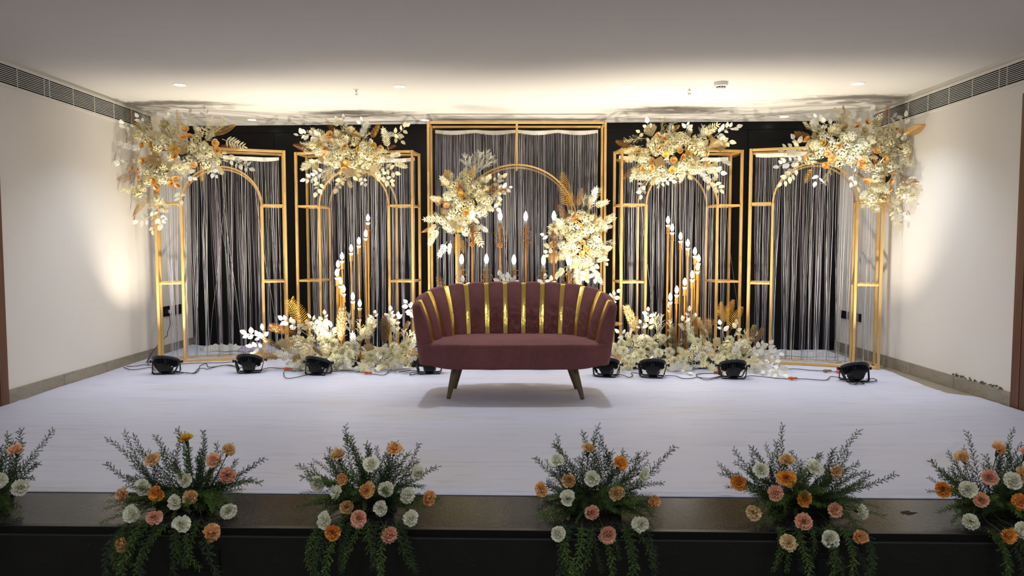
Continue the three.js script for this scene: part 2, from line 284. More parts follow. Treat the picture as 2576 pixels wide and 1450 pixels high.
// the hall's own panels, above and behind the camera: they light the flowers at the stage edge from the front
for (const [x, z, w, k] of [[-2.3, 0.4, 'hall, left one of three', 1], [0, 0.4, 'hall, middle one of three', 1], [2.3, 0.4, 'hall, right one of three', 1], [-2.4, -2.3, 'stage edge, left one of three', 0.6], [0, -2.3, 'stage edge, middle one of three', 0.6], [2.4, -2.3, 'stage edge, right one of three', 0.6]]) {
  const t = thing('hall_light', `square ceiling panel light over the ${w}`, 'ceiling light', [x, CEIL - 0.012, z]);
  part('frame', joined([-1, 1].flatMap((s) => [moved(box(0.66, 0.02, 0.03), 0, 0, s * 0.315), moved(box(0.03, 0.02, 0.6), s * 0.315, 0, 0)])), M.white, t);
  part('diffuser', box(0.6, 0.008, 0.6), M.hallGlow, t, [0, 0.004, 0]);
  const l = new THREE.RectAreaLight(new THREE.Color(...HALL_COLOR), HALL * k, 0.6, 0.6); l.position.set(x, CEIL - 0.022, z); l.lookAt(x, 0, z); scene.add(l);
}
{ // smoke detector and two sprinklers
  const t = thing('smoke_detector', 'round white smoke detector on the ceiling right of the centre', 'smoke detector', [1.87, CEIL, -6.5]);
  part('base', lathe([[0, 0.001], [0.062, 0.001], [0.062, -0.028], [0.058, -0.04], [0, -0.04]], 32), M.white, t);
  part('chamber', lathe([[0.044, -0.04], [0.04, -0.047], [0, -0.047]], 32), M.dark, t);
  part('cap', lathe([[0.036, -0.047], [0.036, -0.056], [0.028, -0.066], [0, -0.068]], 32), M.white, t);
  for (let k = 0; k < 10; k++) { const a = k / 10 * 6.283; part('rib', box(0.006, 0.01, 0.006, 0.001), M.white, t, [Math.cos(a) * 0.04, -0.045, Math.sin(a) * 0.04]); }
  for (const [x, z, label, wide] of [[-1.457, -6.788, 'small metal sprinkler on the ceiling left of the centre frame', 0.005], [1.65, -6.75, 'small metal sprinkler beside the smoke detector', 0.011]]) {
    const s = thing('sprinkler', label, 'sprinkler', [x, CEIL, z]);
    part('escutcheon', lathe([[0, 0.001], [0.024, 0.001], [0.022, -0.005], [0, -0.006]], 20), M.white, s);
    part('body', lathe([[0.007, -0.004], [0.007, -0.016], [0.005, -0.018], [0, -0.018]], 12), M.chrome, s);
    for (const d of [-1, 1]) part('arm', new MB().tube([V(d * wide, -0.014, 0), V(d * wide * 1.3, -0.03, 0), V(d * 0.004, -0.047, 0)], 0.0022, 6).build(), M.chrome, s);
    part('deflector', lathe([[0, -0.047], [0.016, -0.047], [0.016, -0.049], [0, -0.05]], 16), M.chrome, s);
  }
}
// ---------------------------------------------------------------- gold frames
const BAR = 0.027;
function bar(name, parent, a, b, w = BAR, m = M.gold) {          // a square bar between two points, its grain along its length
  const d = V().subVectors(b, a), len = d.length(), g = box(w, len, w, 0.0025), uv = g.attributes.uv, p = g.attributes.position, u0 = rnd() * 5, v0 = rnd() * 5;
  for (let i = 0; i < uv.count; i++) uv.setXY(i, u0 + (p.getX(i) + p.getZ(i) * 0.8) * 6, v0 + p.getY(i) * 0.8);
  return part(name, g, m, parent, V().addVectors(a, b).multiplyScalar(0.5), new THREE.Quaternion().setFromUnitVectors(V(0, 1, 0), d.normalize()));
}
function archRing(parent, cx, cy, cz, r, w = 0.016, d = 0.022) {   // half a ring of flat gold band
  const n = 40, b = new MB();
  for (let k = 0; k <= n; k++) { const a = Math.PI * k / n, c = Math.cos(a), s = Math.sin(a); [[r - w / 2, d / 2], [r + w / 2, d / 2], [r + w / 2, -d / 2], [r - w / 2, -d / 2]].forEach(([q, z], e) => { b.v(cx + q * c, cy + q * s, cz + z, undefined, e * 0.25 + 0.1, a * r * 0.8); }); }
  for (let k = 0; k < n; k++) for (let e = 0; e < 4; e++) { const f = (e + 1) % 4; b.q(k * 4 + e, k * 4 + f, k * 4 + 4 + f, k * 4 + 4 + e); }
  const g = b.build(true).toNonIndexed(); g.computeVertexNormals();
  return part('arch', g, M.gold, parent);
}
function archFrame(label, x, z, turn, width, top = 2.285, shelfHi = 1.68, shelfLo = 0.845) {
  const t = thing('backdrop_arch', label, 'arch frame', [x, 0.006, z], turn, 'gold arch frames along the backdrop'), w = width / 2 - BAR / 2, depth = 0.3, inner = 0.4;
  for (const zz of [0, -depth]) {
    for (const s of [-1, 1]) {
      bar('post', t, V(s * w, 0, zz), V(s * w, top, zz));
      bar('inner_post', t, V(s * inner, BAR, zz), V(s * inner, shelfHi, zz), 0.025);
      bar('shelf_rail', t, V(s * (inner + 0.015), shelfHi, zz), V(s * (w - 0.017), shelfHi, zz), 0.023);
      bar('shelf_rail', t, V(s * (inner + 0.015), shelfLo, zz), V(s * (w - 0.017), shelfLo, zz), 0.023);
    }
    bar('top_rail', t, V(-w + 0.017, top - BAR / 2, zz), V(w - 0.017, top - BAR / 2, zz), 0.026);
    bar('base_rail', t, V(-w + 0.017, BAR / 2, zz), V(w - 0.017, BAR / 2, zz), 0.026);
    archRing(t, 0, shelfHi, zz, inner);
  }
  for (const s of [-1, 1]) {
    for (const y of [BAR / 2, shelfLo, shelfHi, top - BAR / 2]) bar('cross_bar', t, V(s * w, y, -0.017), V(s * w, y, -depth + 0.017), 0.021);
    for (const y of [shelfLo, shelfHi]) bar('cross_bar', t, V(s * inner, y, -0.014), V(s * inner, y, -depth + 0.014), 0.02);
  }
  return t;
}
const deg = Math.PI / 180;
const FRAMES = [['L1', -3.094, -7.675, 20.62, 1.31], ['L2', -1.751, -7.965, -7.35, 1.36], ['R2', 1.839, -7.78, 6.85, 1.37], ['R1', 3.085, -7.335, -19.9, 1.28]];
const FRAME_LABEL = { L1: 'gold arched frame at the far left beside the white wall', L2: 'gold arched frame left of the tall centre frame', R2: 'gold arched frame right of the tall centre frame', R1: 'gold arched frame at the far right beside the white wall' };
for (const [k, x, z, a, w] of FRAMES) archFrame(FRAME_LABEL[k], x, z, a * deg, w, k === 'R1' ? 2.25 : 2.28);
{ // the tall square frame in the middle with its double arch
  const t = thing('backdrop_stand', 'tall square gold frame with a round arch behind the sofa', 'frame', [0.053, 0.006, -8.0]), w = 0.98, top = 2.612, R = 0.672, cy = 1.464, depth = 0.3;
  for (const zz of [0, -depth]) {
    for (const s of [-1, 1]) { bar('post', t, V(s * w, 0, zz), V(s * w, top, zz)); bar('inner_post', t, V(s * R, BAR, zz), V(s * R, cy, zz), 0.027); }
    bar('top_rail', t, V(-w + 0.017, top - BAR / 2, zz), V(w - 0.017, top - BAR / 2, zz), 0.0265);
    bar('base_rail', t, V(-w + 0.017, BAR / 2, zz), V(w - 0.017, BAR / 2, zz), 0.026);
    archRing(t, 0, cy, zz, R, 0.017, 0.024);
  }
  bar('drop_bar', t, V(0, top - BAR, 0), V(0, cy + R + 0.012, 0), 0.026);
  bar('bracket', t, V(0, cy + R - 0.028, 0.014), V(0, cy + R - 0.028, -depth), 0.022);
  for (const s of [-1, 1]) for (const y of [BAR / 2, top - BAR / 2]) bar('cross_bar', t, V(s * w, y, -0.017), V(s * w, y, -depth + 0.017), 0.023);
}
// ---------------------------------------------------------------- string curtains
function stringCurtain(label, x, z, turn, width, top, n, swags, clump, drift = 0) {
  const t = thing('string_curtain', label, 'string curtain', [x, 0, z], turn, 'silver string curtains hung in the frames');
  const sag = (f) => 0.018 * Math.abs(Math.sin(f * Math.PI * swags)) + 0.004 * Math.sin(f * 23), b = new MB();
  { // ribbed tape the strings hang from
    const tb = new MB(), m = Math.round(width / 0.007), rows = [];
    for (let i = 0; i <= m; i++) { const f = i / m, xx = (f - 0.5) * width, y1 = top - sag(f) * 0.4, y0 = top - 0.036 - sag(f), zz = (i % 2) * 0.004; rows.push([tb.v(xx, y1, zz), tb.v(xx, y0, zz), tb.v(xx, y1, zz - 0.006), tb.v(xx, y0, zz - 0.006)]); }
    for (let i = 0; i < m; i++) { const a = rows[i], c = rows[i + 1]; tb.q(a[1], c[1], c[0], a[0]); tb.q(a[2], c[2], c[3], a[3]); tb.q(a[0], c[0], c[2], a[2]); tb.q(a[3], c[3], c[1], a[1]); }
    part('heading_tape', tb.build(), M.tape, t);
  }
  const tints = [[0.9, 0.9, 0.92], [0.7, 0.7, 0.76], [0.82, 0.8, 0.86], [0.95, 0.94, 0.9], [0.4, 0.4, 0.45], [0.44, 0.38, 0.46], [0.36, 0.4, 0.36], [0.28, 0.28, 0.32], [0.34, 0.29, 0.35], [0.22, 0.21, 0.26], [0.3, 0.3, 0.34], [0.18, 0.17, 0.2], [0.5, 0.48, 0.54]];
  let f = 0, group = 0, centre = 0, left = 0;
  for (let k = 0; k < n; k++) {
    f = (k + 0.5 + rr(-0.35, 0.35)) / n; const x0 = (f - 0.5) * width;
    if (left-- <= 0) { group = 4 + Math.floor(rnd() * 11); left = group; centre = x0 + (group / n * width) * rr(0.2, 0.8) + drift * rr(0, 1); }
    const pull = clump * rr(0.55, 1), cross = rnd() < 0.03 ? rr(-0.25, 0.25) : 0, x1 = lerp(x0, centre, pull) + rr(-0.008, 0.008) + cross, r = rr(0.001, 0.0019), y0 = top - 0.03 - sag(f), y1 = rnd() < 0.1 ? rr(0.05, 0.2) : 0.014, c = pick(tints), zo = rr(-0.012, 0.012), pts = [], ph = rnd() * 9;
    for (let s = 0; s <= 16; s++) { const q = s / 16, e = smooth(-0.1, 0.95, q) * (0.55 + 0.45 * q); pts.push(V(lerp(x0, x1, e) + 0.0035 * Math.sin(q * 9 + ph) + 0.0015 * Math.sin(q * 31 + ph * 3), lerp(y0, y1, q), zo + 0.004 * Math.sin(q * 5 + ph))); }
    b.tube(pts, r, 3, c);
  }
  const st = part('strings', b.build(), M.string, t); st.userData.kind = 'stuff';
  const lb = new MB();                                              // string ends lying in loops on the floor
  for (let k = 0; k < n * 0.5; k++) {
    const x0 = rr(-0.5, 0.5) * width, pts = [], a0 = rnd() * 6.3, rad = rr(0.02, 0.06), zc = rr(-0.06, 0.09);
    for (let s = 0; s <= 9; s++) { const a = a0 + s * 0.6; pts.push(V(clamp(x0 + Math.cos(a) * rad * (1 + s * 0.1), -width / 2, width / 2), 0.014 + 0.02 * Math.abs(Math.sin(s * 0.5 + a0)) * rnd(), zc + Math.sin(a) * rad)); }
    lb.tube(pts, 0.0013, 3);
  }
  const lo = part('loose_ends', lb.build(), M.cordLoop, t); lo.userData.kind = 'stuff';
  return t;
}
for (const [k, x, z, a, w] of FRAMES) {
  const A = a * deg, dx = Math.sin(A) * -0.262, dz = Math.cos(A) * -0.262;
  const side = { L1: 'inside the far left arch frame', L2: 'inside the arch frame left of the centre', R2: 'inside the arch frame right of the centre', R1: 'inside the far right arch frame' }[k];
  stringCurtain('silver white string curtain ' + side, x + dx, z + dz, A, w - 0.11, 2.238, k === 'L1' ? 125 : k === 'R1' ? 140 : 150, 2, k === 'L1' ? 0.9 : 0.8);
}
stringCurtain('wide silver string curtain behind the round arch in the tall centre frame', 0.053, -8.262, 0, 1.86, 2.565, 300, 4, 0.6);

// ---------------------------------------------------------------- sofa
{
  const t = thing('sofa', 'plum velvet two seat sofa with fluted curved back and gold strips', 'sofa', [0.021, 0.006, -5.95]);
  // left half of the inner foot line and of the crest line, strip by strip; mirrored for the right
  const foot = [[-0.665, 0.16], [-0.61, -0.05], [-0.525, -0.19], [-0.4, -0.28], [-0.237, -0.315], [-0.079, -0.325]], crest = [[-0.772, 0.1], [-0.728, -0.13], [-0.602, -0.34], [-0.434, -0.42], [-0.252, -0.45], [-0.084, -0.46]], topY = [0.785, 0.845, 0.878, 0.893, 0.9, 0.902];
  const mirror = (l) => [...l, ...l.slice().reverse().map(([x, z]) => [-x, z])], FC = new THREE.CatmullRomCurve3(mirror(foot).map(([x, z]) => V(x, 0, z))), CC = new THREE.CatmullRomCurve3(mirror(crest).map(([x, z]) => V(x, 0, z)));
  const TY = [...topY, ...topY.slice().reverse()], N = 12;
  const strip = (u) => { // u in strips, 0..11
    const q = clamp(u / (N - 1), 0, 1), F = FC.getPoint(q), C = CC.getPoint(q), i = Math.min(N - 2, Math.floor(q * (N - 1))), y = lerp(TY[i], TY[i + 1], q * (N - 1) - i), tan = CC.getTangent(q), out = V(tan.z, 0, -tan.x).normalize();
    if (out.dot(V(C.x, 0, C.z + 0.02)) < 0) out.negate();
    return { F, C, y, out };
  };
  const steps = 64;
  const profile = (u, v) => { // v: 0 inner foot, 0.6 crest, 1 outer foot
    const { F, C, y, out } = strip(u), P0 = V(F.x, 0.4, F.z), P1 = V(C.x, y, C.z);
    if (v <= 0.6) { const q = v / 0.6, h = Math.pow(q, 1.02), x = smooth(0, 1, q) * 0.35 + q * q * 0.65; const p = V(lerp(P0.x, P1.x, x), lerp(P0.y, P1.y, Math.sin(h * 1.5708) * 0.35 + h * 0.65), lerp(P0.z, P1.z, x)); return { p, n: V(-out.x, 0.15 + q * q * 1.4, -out.z).normalize() }; }
    const q = (v - 0.6) / 0.4, a = Math.min(1, q * 2.2) * Math.PI / 2, O = P1.clone().addScaledVector(out, 0.06 * Math.sin(a)); O.y = y - 0.05 * (1 - Math.cos(a)); const d = Math.max(0, (q - 0.4545) / 0.5455); O.y = lerp(O.y, 0.33, d); O.addScaledVector(out, -0.05 * d);
    return { p: O, n: out.clone().multiplyScalar(lerp(0.2, 1, Math.min(1, q * 2.2))).add(V(0, 1 - Math.min(1, q * 2.2), 0)).normalize() };
  };
  const half = 0.095;                                                // half a gold strip, in strip spacings
  for (let k = 0; k < N - 1; k++) {
    const b = new MB(), nu = 24;
    for (let j = 0; j <= steps; j++) for (let i = 0; i <= nu; i++) {
      const f = i / nu, v = j / steps, { p, n } = profile(k + lerp(half, 1 - half, f), v), e = Math.abs(2 * f - 1), bulge = (0.026 - 0.008 * smooth(0.35, 0.6, v)) * Math.pow(1 - Math.pow(e, 2.3), 0.75);
      const low = smooth(0.42, 0.1, v) * (v < 0.6 ? 1 : 0), side = k - 5, wr = low * 0.017 * (Math.pow(1 - Math.abs(fbm(f * 1.6 + k * 3.7 + v * 2, v * 19 + f * side * 0.55 + k * 5, 2) * 2 - 1), 5) - 0.25) * (0.45 + 0.55 * smooth(3, 6, k));
      p.addScaledVector(n, bulge + wr * (1 - Math.pow(e, 6)) - 0.006 * (e > 0.99 ? 1 : 0)); b.v(p.x, p.y, p.z, undefined, (k + f) * 0.16, v * 0.9);
    }
    for (let j = 0; j < steps; j++) for (let i = 0; i < nu; i++) { const a = j * (nu + 1) + i; b.q(a, a + 1, a + nu + 2, a + nu + 1); }
    part('back_channel', b.build(true), M.velvet, t);
  }
  for (let k = 0; k < N; k++) { // mirror gold strips in the grooves, from the seat over the crest
    const b = new MB(), w = half * 1.2, js = 22;
    for (let j = 0; j <= js; j++) for (const s of [-1, 0, 1]) { const v = j / js * 0.66, c = profile(k, v), l = profile(clamp(k + s * w, 0, N - 1), v); let p = l.p.clone(); if ((k === 0 && s < 0) || (k === N - 1 && s > 0)) { const o = profile(k === 0 ? w : N - 1 - w, v).p; p = c.p.clone().multiplyScalar(2).sub(o); } p.addScaledVector(c.n, 0.006 + (s ? 0 : 0.0025)); b.v(p.x, p.y, p.z, undefined, s * 0.5 + 0.5, v * 2 + k * 0.3); }
    for (let j = 0; j < js; j++) for (let s = 0; s < 2; s++) { const a = j * 3 + s; b.q(a, a + 1, a + 4, a + 3); }
    part('gold_strip', b.build(true), M.mirrorGold, t);
  }
  for (const s of [0, 1]) { // padded fronts of the two arms
    const u = s ? N - 1 : 0, loop = [], ns = 22; for (let j = 0; j <= ns; j++) loop.push(profile(u, j / ns).p);
    const c = loop.reduce((a, p) => a.add(p), V()).multiplyScalar(1 / loop.length), b = new MB(), rings = 10, m = loop.length;
    const zf = 0.105;
    for (let r = 0; r <= rings; r++) { const a = r / rings * Math.PI / 2, sc = Math.pow(Math.cos(a), 0.55), grow = 1 + 0.1 * Math.sin(Math.min(1, r / 3) * Math.PI / 2); for (let j = 0; j < m; j++) { const p = loop[j], q = V(c.x + (p.x - c.x) * sc * grow, c.y + (p.y - c.y) * (0.5 + 0.5 * sc) * (p.y > c.y ? 1.03 : 1), p.z * sc + (c.z) * (1 - sc) + zf * Math.sin(a) + 0.03 * (r > 0 ? 1 : 0) * (1 - r / rings)); b.v(q.x, q.y, q.z, undefined, j * 0.04, r * 0.03); } }
    for (let r = 0; r < rings; r++) for (let j = 0; j < m; j++) { const e = (j + 1) % m, a = r * m + j, d = r * m + e; if (s) b.q(a, d, d + m, a + m); else b.q(a, a + m, d + m, d); }
    const end = b.v(c.x, c.y, c.z + zf); for (let j = 0; j < m; j++) { const e = (j + 1) % m; b.f(rings * m + (s ? j : e), rings * m + (s ? e : j), end); }
    part('arm_pad', b.build(true), M.velvet, t);
  }
  { // seat: a rounded slab whose front swells and whose corners are gathered
    const b = new MB(), nu = 120, rows = 30, hw = 0.785, zf = 0.325, zb = -0.36;
    const outline = (a, s) => { const c = Math.cos(a), q = Math.sin(a), e = q > 0 ? 0.32 : 0.5, x = hw * s * Math.sign(c) * Math.pow(Math.abs(c), 0.27), z = (q > 0 ? zf : -zb) * s * Math.sign(q) * Math.pow(Math.abs(q), e); return [x, z * (q > 0 ? 1 - 0.06 * (x / hw) ** 2 : 1)]; };
    const prof = []; for (let k = 0; k <= rows; k++) { const v = k / rows; let s, y; if (v < 0.3) { s = lerp(0, 0.93, v / 0.3); y = 0.462; } else if (v < 0.42) { const q = (v - 0.3) / 0.12 * 1.5708; s = 0.93 + 0.055 * Math.sin(q); y = 0.437 + 0.025 * Math.cos(q); } else if (v < 0.75) { const q = (v - 0.42) / 0.33; s = 0.985 + 0.015 * Math.sin(q * 3.1416); y = lerp(0.437, 0.3, q); } else if (v < 0.92) { const q = (v - 0.75) / 0.17 * 1.5708; s = 0.935 + 0.05 * Math.cos(q); y = 0.3 - 0.048 * Math.sin(q); } else { s = lerp(0.935, 0, (v - 0.92) / 0.08); y = 0.252; } prof.push([s, y]); }
    prof.forEach(([s, y], k) => { for (let i = 0; i <= nu; i++) { const a = i / nu * 6.28318, [x, z] = outline(a, s), end = smooth(0.45, 0.75, Math.abs(x)), low = smooth(0.42, 0.27, y) * (k > 12 ? 1 : 0); let yy = y + (y > 0.44 ? 0.012 * (1 - s * s) + 0.004 * fbm(x * 4, z * 6, 3) - 0.012 * smooth(0.1, 0.32, z) : 0), w = low * end * 0.012 * (Math.abs(fbm(x * 26 + y * 12 * Math.sign(x), y * 5, 2) - 0.5) * 2 - 0.25); if (y < 0.27) yy += 0.03 * smooth(0.5, 0.76, Math.abs(x)); if (y < 0.44 && y > 0.26) w += 0.004 * (fbm(x * 5, y * 14, 3) - 0.5); b.v(x + Math.sign(x) * w * end, yy, z + w * Math.sign(z), undefined, x * 1.1, z * 1.1 + y); } });
    for (let k = 0; k < rows; k++) for (let i = 0; i < nu; i++) { const a = k * (nu + 1) + i; b.q(a, a + nu + 1, a + nu + 2, a + 1); }
    part('seat', b.build(true), M.velvet, t);
    const welt = []; for (let i = 0; i <= 80; i++) { const [x, z] = outline(i / 80 * 3.14159, 0.985); welt.push(V(x, 0.441 - 0.012 * smooth(0.1, 0.32, z), z)); } part('welt', new MB().tube(welt, 0.0035, 6).build(), M.velvet, t);
  }
  for (const [x0, z0, x1, z1] of [[-0.475, 0.19, -0.537, 0.21], [0.475, 0.19, 0.55, 0.235], [-0.455, -0.2, -0.519, -0.21], [0.455, -0.2, 0.538, -0.197]]) part('leg', new MB().tube([V(x1, 0, z1), V(lerp(x1, x0, 0.06), 0.016, lerp(z1, z0, 0.06)), V(lerp(x1, x0, 0.5), 0.135, lerp(z1, z0, 0.5)), V(x0, 0.27, z0)], [0.0165, 0.0175, 0.0255, 0.033], 18).build(), M.wornWood, t);
}
// ---------------------------------------------------------------- floor flood lights
const lampParts = (() => {
  const fins = []; for (let k = 0; k < 28; k++) fins.push(moved(moved(box(0.062, 0.042, 0.004, 0.001), 0.078, -0.034, 0), 0, 0, 0, 0, k / 28 * 6.2832));
  const yoke = (spread) => { const w = 0.132, pts = [[-w, 0.115, 0], [-0.108, 0.02, spread], [-0.094, 0.004, spread], [0.094, 0.004, spread], [0.108, 0.02, spread], [w, 0.115, 0]], gs = []; for (let k = 0; k + 1 < pts.length; k++) { const a = V(...pts[k]), c = V(...pts[k + 1]), d = c.clone().sub(a), l = d.length(); const g = box(k === 2 ? 0.008 : 0.006, l + 0.006, 0.024, 0.001); g.applyQuaternion(new THREE.Quaternion().setFromUnitVectors(V(0, 1, 0), d.normalize())); gs.push(moved(g, (a.x + c.x) / 2, (a.y + c.y) / 2, (a.z + c.z) / 2)); } return joined(gs); };
  const drv = new THREE.Shape(); drv.moveTo(-0.058, 0); drv.lineTo(0.058, 0); drv.lineTo(0.058, -0.03); drv.lineTo(0.034, -0.07); drv.lineTo(-0.034, -0.07); drv.lineTo(-0.058, -0.03); drv.closePath();
  const dg = new THREE.ExtrudeGeometry(drv, { depth: 0.1, bevelEnabled: true, bevelSize: 0.003, bevelThickness: 0.003, bevelSegments: 1 }); dg.translate(0, -0.045, -0.05);
  return {
    rim: lathe([[0.108, 0.008], [0.12, 0.008], [0.125, 0.003], [0.125, -0.014], [0.118, -0.02], [0.06, -0.024], [0, -0.024]], 44), core: lathe([[0.066, -0.024], [0.062, -0.058], [0, -0.058]], 32), fins: joined(fins), lens: lathe([[0, 0.004], [0.108, 0.004], [0.108, 0.001]], 36), driver: dg,
    yokes: [yoke(0.06), yoke(-0.06)], knob: moved(lathe([[0, 0.016], [0.013, 0.016], [0.016, 0.011], [0.016, 0.004], [0.008, 0.002], [0.008, -0.016], [0, -0.016]], 14), 0, 0, 0, 0, 0, -Math.PI / 2), gland: lathe([[0, 0.02], [0.006, 0.02], [0.009, 0.012], [0.009, 0], [0, 0]], 10),
  };
})();
function floodLight(label, x, z, yaw, tilt, roll, gain = 1) {
  const t = thing('flood_light', label, 'flood light', [x, 0.006, z], yaw, 'black flood lights on the stage floor');
  for (const y of lampParts.yokes) part('yoke', y, M.casting, t);
  for (const s of [-1, 1]) part('knob', lampParts.knob, M.blackPlastic, t, [s * 0.144, 0.115, 0], [0, 0, s > 0 ? 0 : Math.PI]);
  const head = part('housing', lampParts.rim, M.castingEdge, t, [0, 0.135, 0], [-(90 - tilt) * deg, 0, roll * deg]);
  part('core', lampParts.core, M.casting, head); part('heat_fins', lampParts.fins, M.casting, head); part('driver_box', lampParts.driver, M.casting, head, [0, -0.012, 0.0]);
  part('lens', lampParts.lens, M.upGlow, head); part('cable_gland', lampParts.gland, M.chrome, head, [0.062, -0.075, 0.02], [0, 0, -1.57]);
  t.updateMatrixWorld(true);
  const l = new THREE.SpotLight(new THREE.Color(...UPLIGHT_COLOR), UPLIGHT * gain, 0, 53 * deg, 1, 2);
  l.position.copy(head.localToWorld(V(0, 0.05, 0))); l.target.position.copy(head.localToWorld(V(0, 1, 0))); l.shadow.radius = 1.6; scene.add(l, l.target);
}
floodLight('black flood light at the far left by the white wall', -3.36, -6.9, 0, 66, 0, 0.9);
floodLight('tilted black flood light in front of the far left curtain', -2.57, -6.96, 0.3, 62, -8, 0.95);
floodLight('black flood light left of the floor flowers, beside a looped cable', -1.87, -6.86, -0.25, 65, -4, 0.9);
floodLight('black flood light half hidden behind the left end of the sofa', -0.8, -6.9, 0.1, 65, 0, 1.0);
floodLight('black flood light half hidden behind the right end of the sofa', 0.9, -6.76, -0.35, 65, 5, 0.95);
floodLight('black flood light in front of white flowers, nearest right of the sofa end', 1.33, -6.72, -0.3, 66, 5, 0.95);
floodLight('black flood light before the right floor flowers with an orange plug beside it', 2.07, -6.66, -0.12, 66, 2, 0.95);
floodLight('black flood light at the far right with coiled cable ends', 3.14, -6.51, 0.05, 64, 0, 0.95);

// ---------------------------------------------------------------- lamps with candle bulbs
const bulbGeo = lathe([[0.009, 0], [0.015, 0.009], [0.0205, 0.027], [0.0195, 0.044], [0.013, 0.063], [0.005, 0.076], [0, 0.08]], 16);
function candleBulb(parent, x, y, z, strength = 1) {
  const m = part('bulb', bulbGeo, M.bulbGlass, parent, [x, y, z]); parent.updateMatrixWorld(true);
  const l = new THREE.PointLight(new THREE.Color(1, 0.93, 0.8), BULB * strength, 0, 2); l.position.copy(m.localToWorld(V(0, 0.032, 0))); l.shadow.radius = 0.7; l.castShadow = true; scene.add(l); return m;
}
function candleStand(label, x, z, list, group) {
  const t = thing('candle_stand', label, 'candle stand', [x, 0.006, z], 0, group);
  part('base', lathe([[0, 0], [0.26, 0], [0.26, 0.012], [0.25, 0.018], [0, 0.018]], 40), M.candleGold, t);
  const collar = lathe([[0.009, 0], [0.022, 0], [0.022, 0.005], [0.0165, 0.006], [0.0165, 0.062], [0.009, 0.062]], 16), cup = lathe([[0.014, 0.06], [0.024, 0.086], [0.024, 0.088], [0.016, 0.088], [0.014, 0.074]], 16), screw = lathe([[0.0125, 0.078], [0.0125, 0.094], [0.0105, 0.1], [0.0125, 0.104], [0, 0.106]], 12);
  for (const [px, h, pz] of list) {
    const g = new THREE.CylinderGeometry(0.0095, 0.0095, h - 0.13, 12); const post = part('post', g, M.candleGold, t, [px, (h - 0.13) / 2 + 0.015, pz]);
    const up = (h - 0.13) / 2 - 0.004;
    part('candle_sleeve', collar, M.candleGold, post, [0, up, 0]); part('cup', cup, M.porcelain, post, [0, up, 0]); part('socket', screw, M.candleGold, post, [0, up, 0]);
    candleBulb(post, 0, up + 0.104, 0, 0.6);
  }
}
{ // twelve candle posts on a ring, each a step lower than the last
  const L = [[926.8, 1.516], [920, 1.35], [902, 1.28], [882, 1.2], [860, 1.11], [854, 1.03], [854.3, 0.94], [867.5, 0.86], [876.8, 0.78], [900, 0.7], [917, 0.62]];
  const n = L.length; const ringL = [], ringR = [];
  const xsL = [0.155, 0.125, 0.045, -0.04, -0.13, -0.158, -0.155, -0.1, -0.06, 0.04, 0.11], zsL = [-0.12, -0.14, -0.16, -0.155, -0.11, -0.04, 0.03, 0.1, 0.13, 0.15, 0.14], hL = [1.52, 1.35, 1.27, 1.19, 1.105, 1.02, 0.93, 0.845, 0.762, 0.685, 0.612];
  for (let k = 0; k < n; k++) ringL.push([xsL[k], hL[k], zsL[k]]);
  candleStand('gold stand of stepped candle lamps among the left floor flowers', -1.715, -7.66, ringL, 'stepped candle lamp stands');
  const xsR = [-0.155, -0.105, -0.01, 0.065, 0.13, 0.152, 0.125, 0.055, -0.03, -0.115, -0.175, -0.165], zsR = [-0.12, -0.14, -0.16, -0.145, -0.1, -0.03, 0.04, 0.1, 0.14, 0.15, 0.13, 0.06], hR = [1.49, 1.41, 1.32, 1.245, 1.16, 1.085, 1.0, 0.92, 0.845, 0.765, 0.69, 0.6];
  for (let k = 0; k < hR.length; k++) ringR.push([xsR[k], hR[k], zsR[k]]);
  candleStand('gold stand of stepped candle lamps among the right floor flowers', 1.81, -7.5, ringR, 'stepped candle lamp stands');
}
const scrollGeo = (() => { const pts = []; for (let k = 0; k <= 30; k++) { const f = k / 30; pts.push(f < 0.5 ? V(0.034 + 0.022 * Math.cos(lerp(3.4, -1.4, f * 2)), 0.03 + 0.026 * Math.sin(lerp(3.4, -1.4, f * 2)), 0) : V(0.034 + 0.022 * Math.cos(lerp(1.74, 6.4, f * 2 - 1)) , -0.044 + 0.027 * Math.sin(lerp(1.74, 6.4, f * 2 - 1)), 0)); } return new MB().tube(curve(pts, 40), 0.0032, 7).build(); })();
const floretGeo = (() => { const b = new MB(); for (let k = 0; k < 7; k++) { const a = k / 7 * 6.2832; b.geo(new THREE.SphereGeometry(0.0125, 8, 6), new THREE.Matrix4().compose(V(Math.cos(a) * 0.021, Math.sin(a) * 0.021, 0.004), new THREE.Quaternion(), V(1, 1, 0.5))); } b.geo(new THREE.SphereGeometry(0.012, 10, 8), new THREE.Matrix4().makeScale(1, 1, 1).setPosition(0, 0, 0.008)); return b.build(); })();
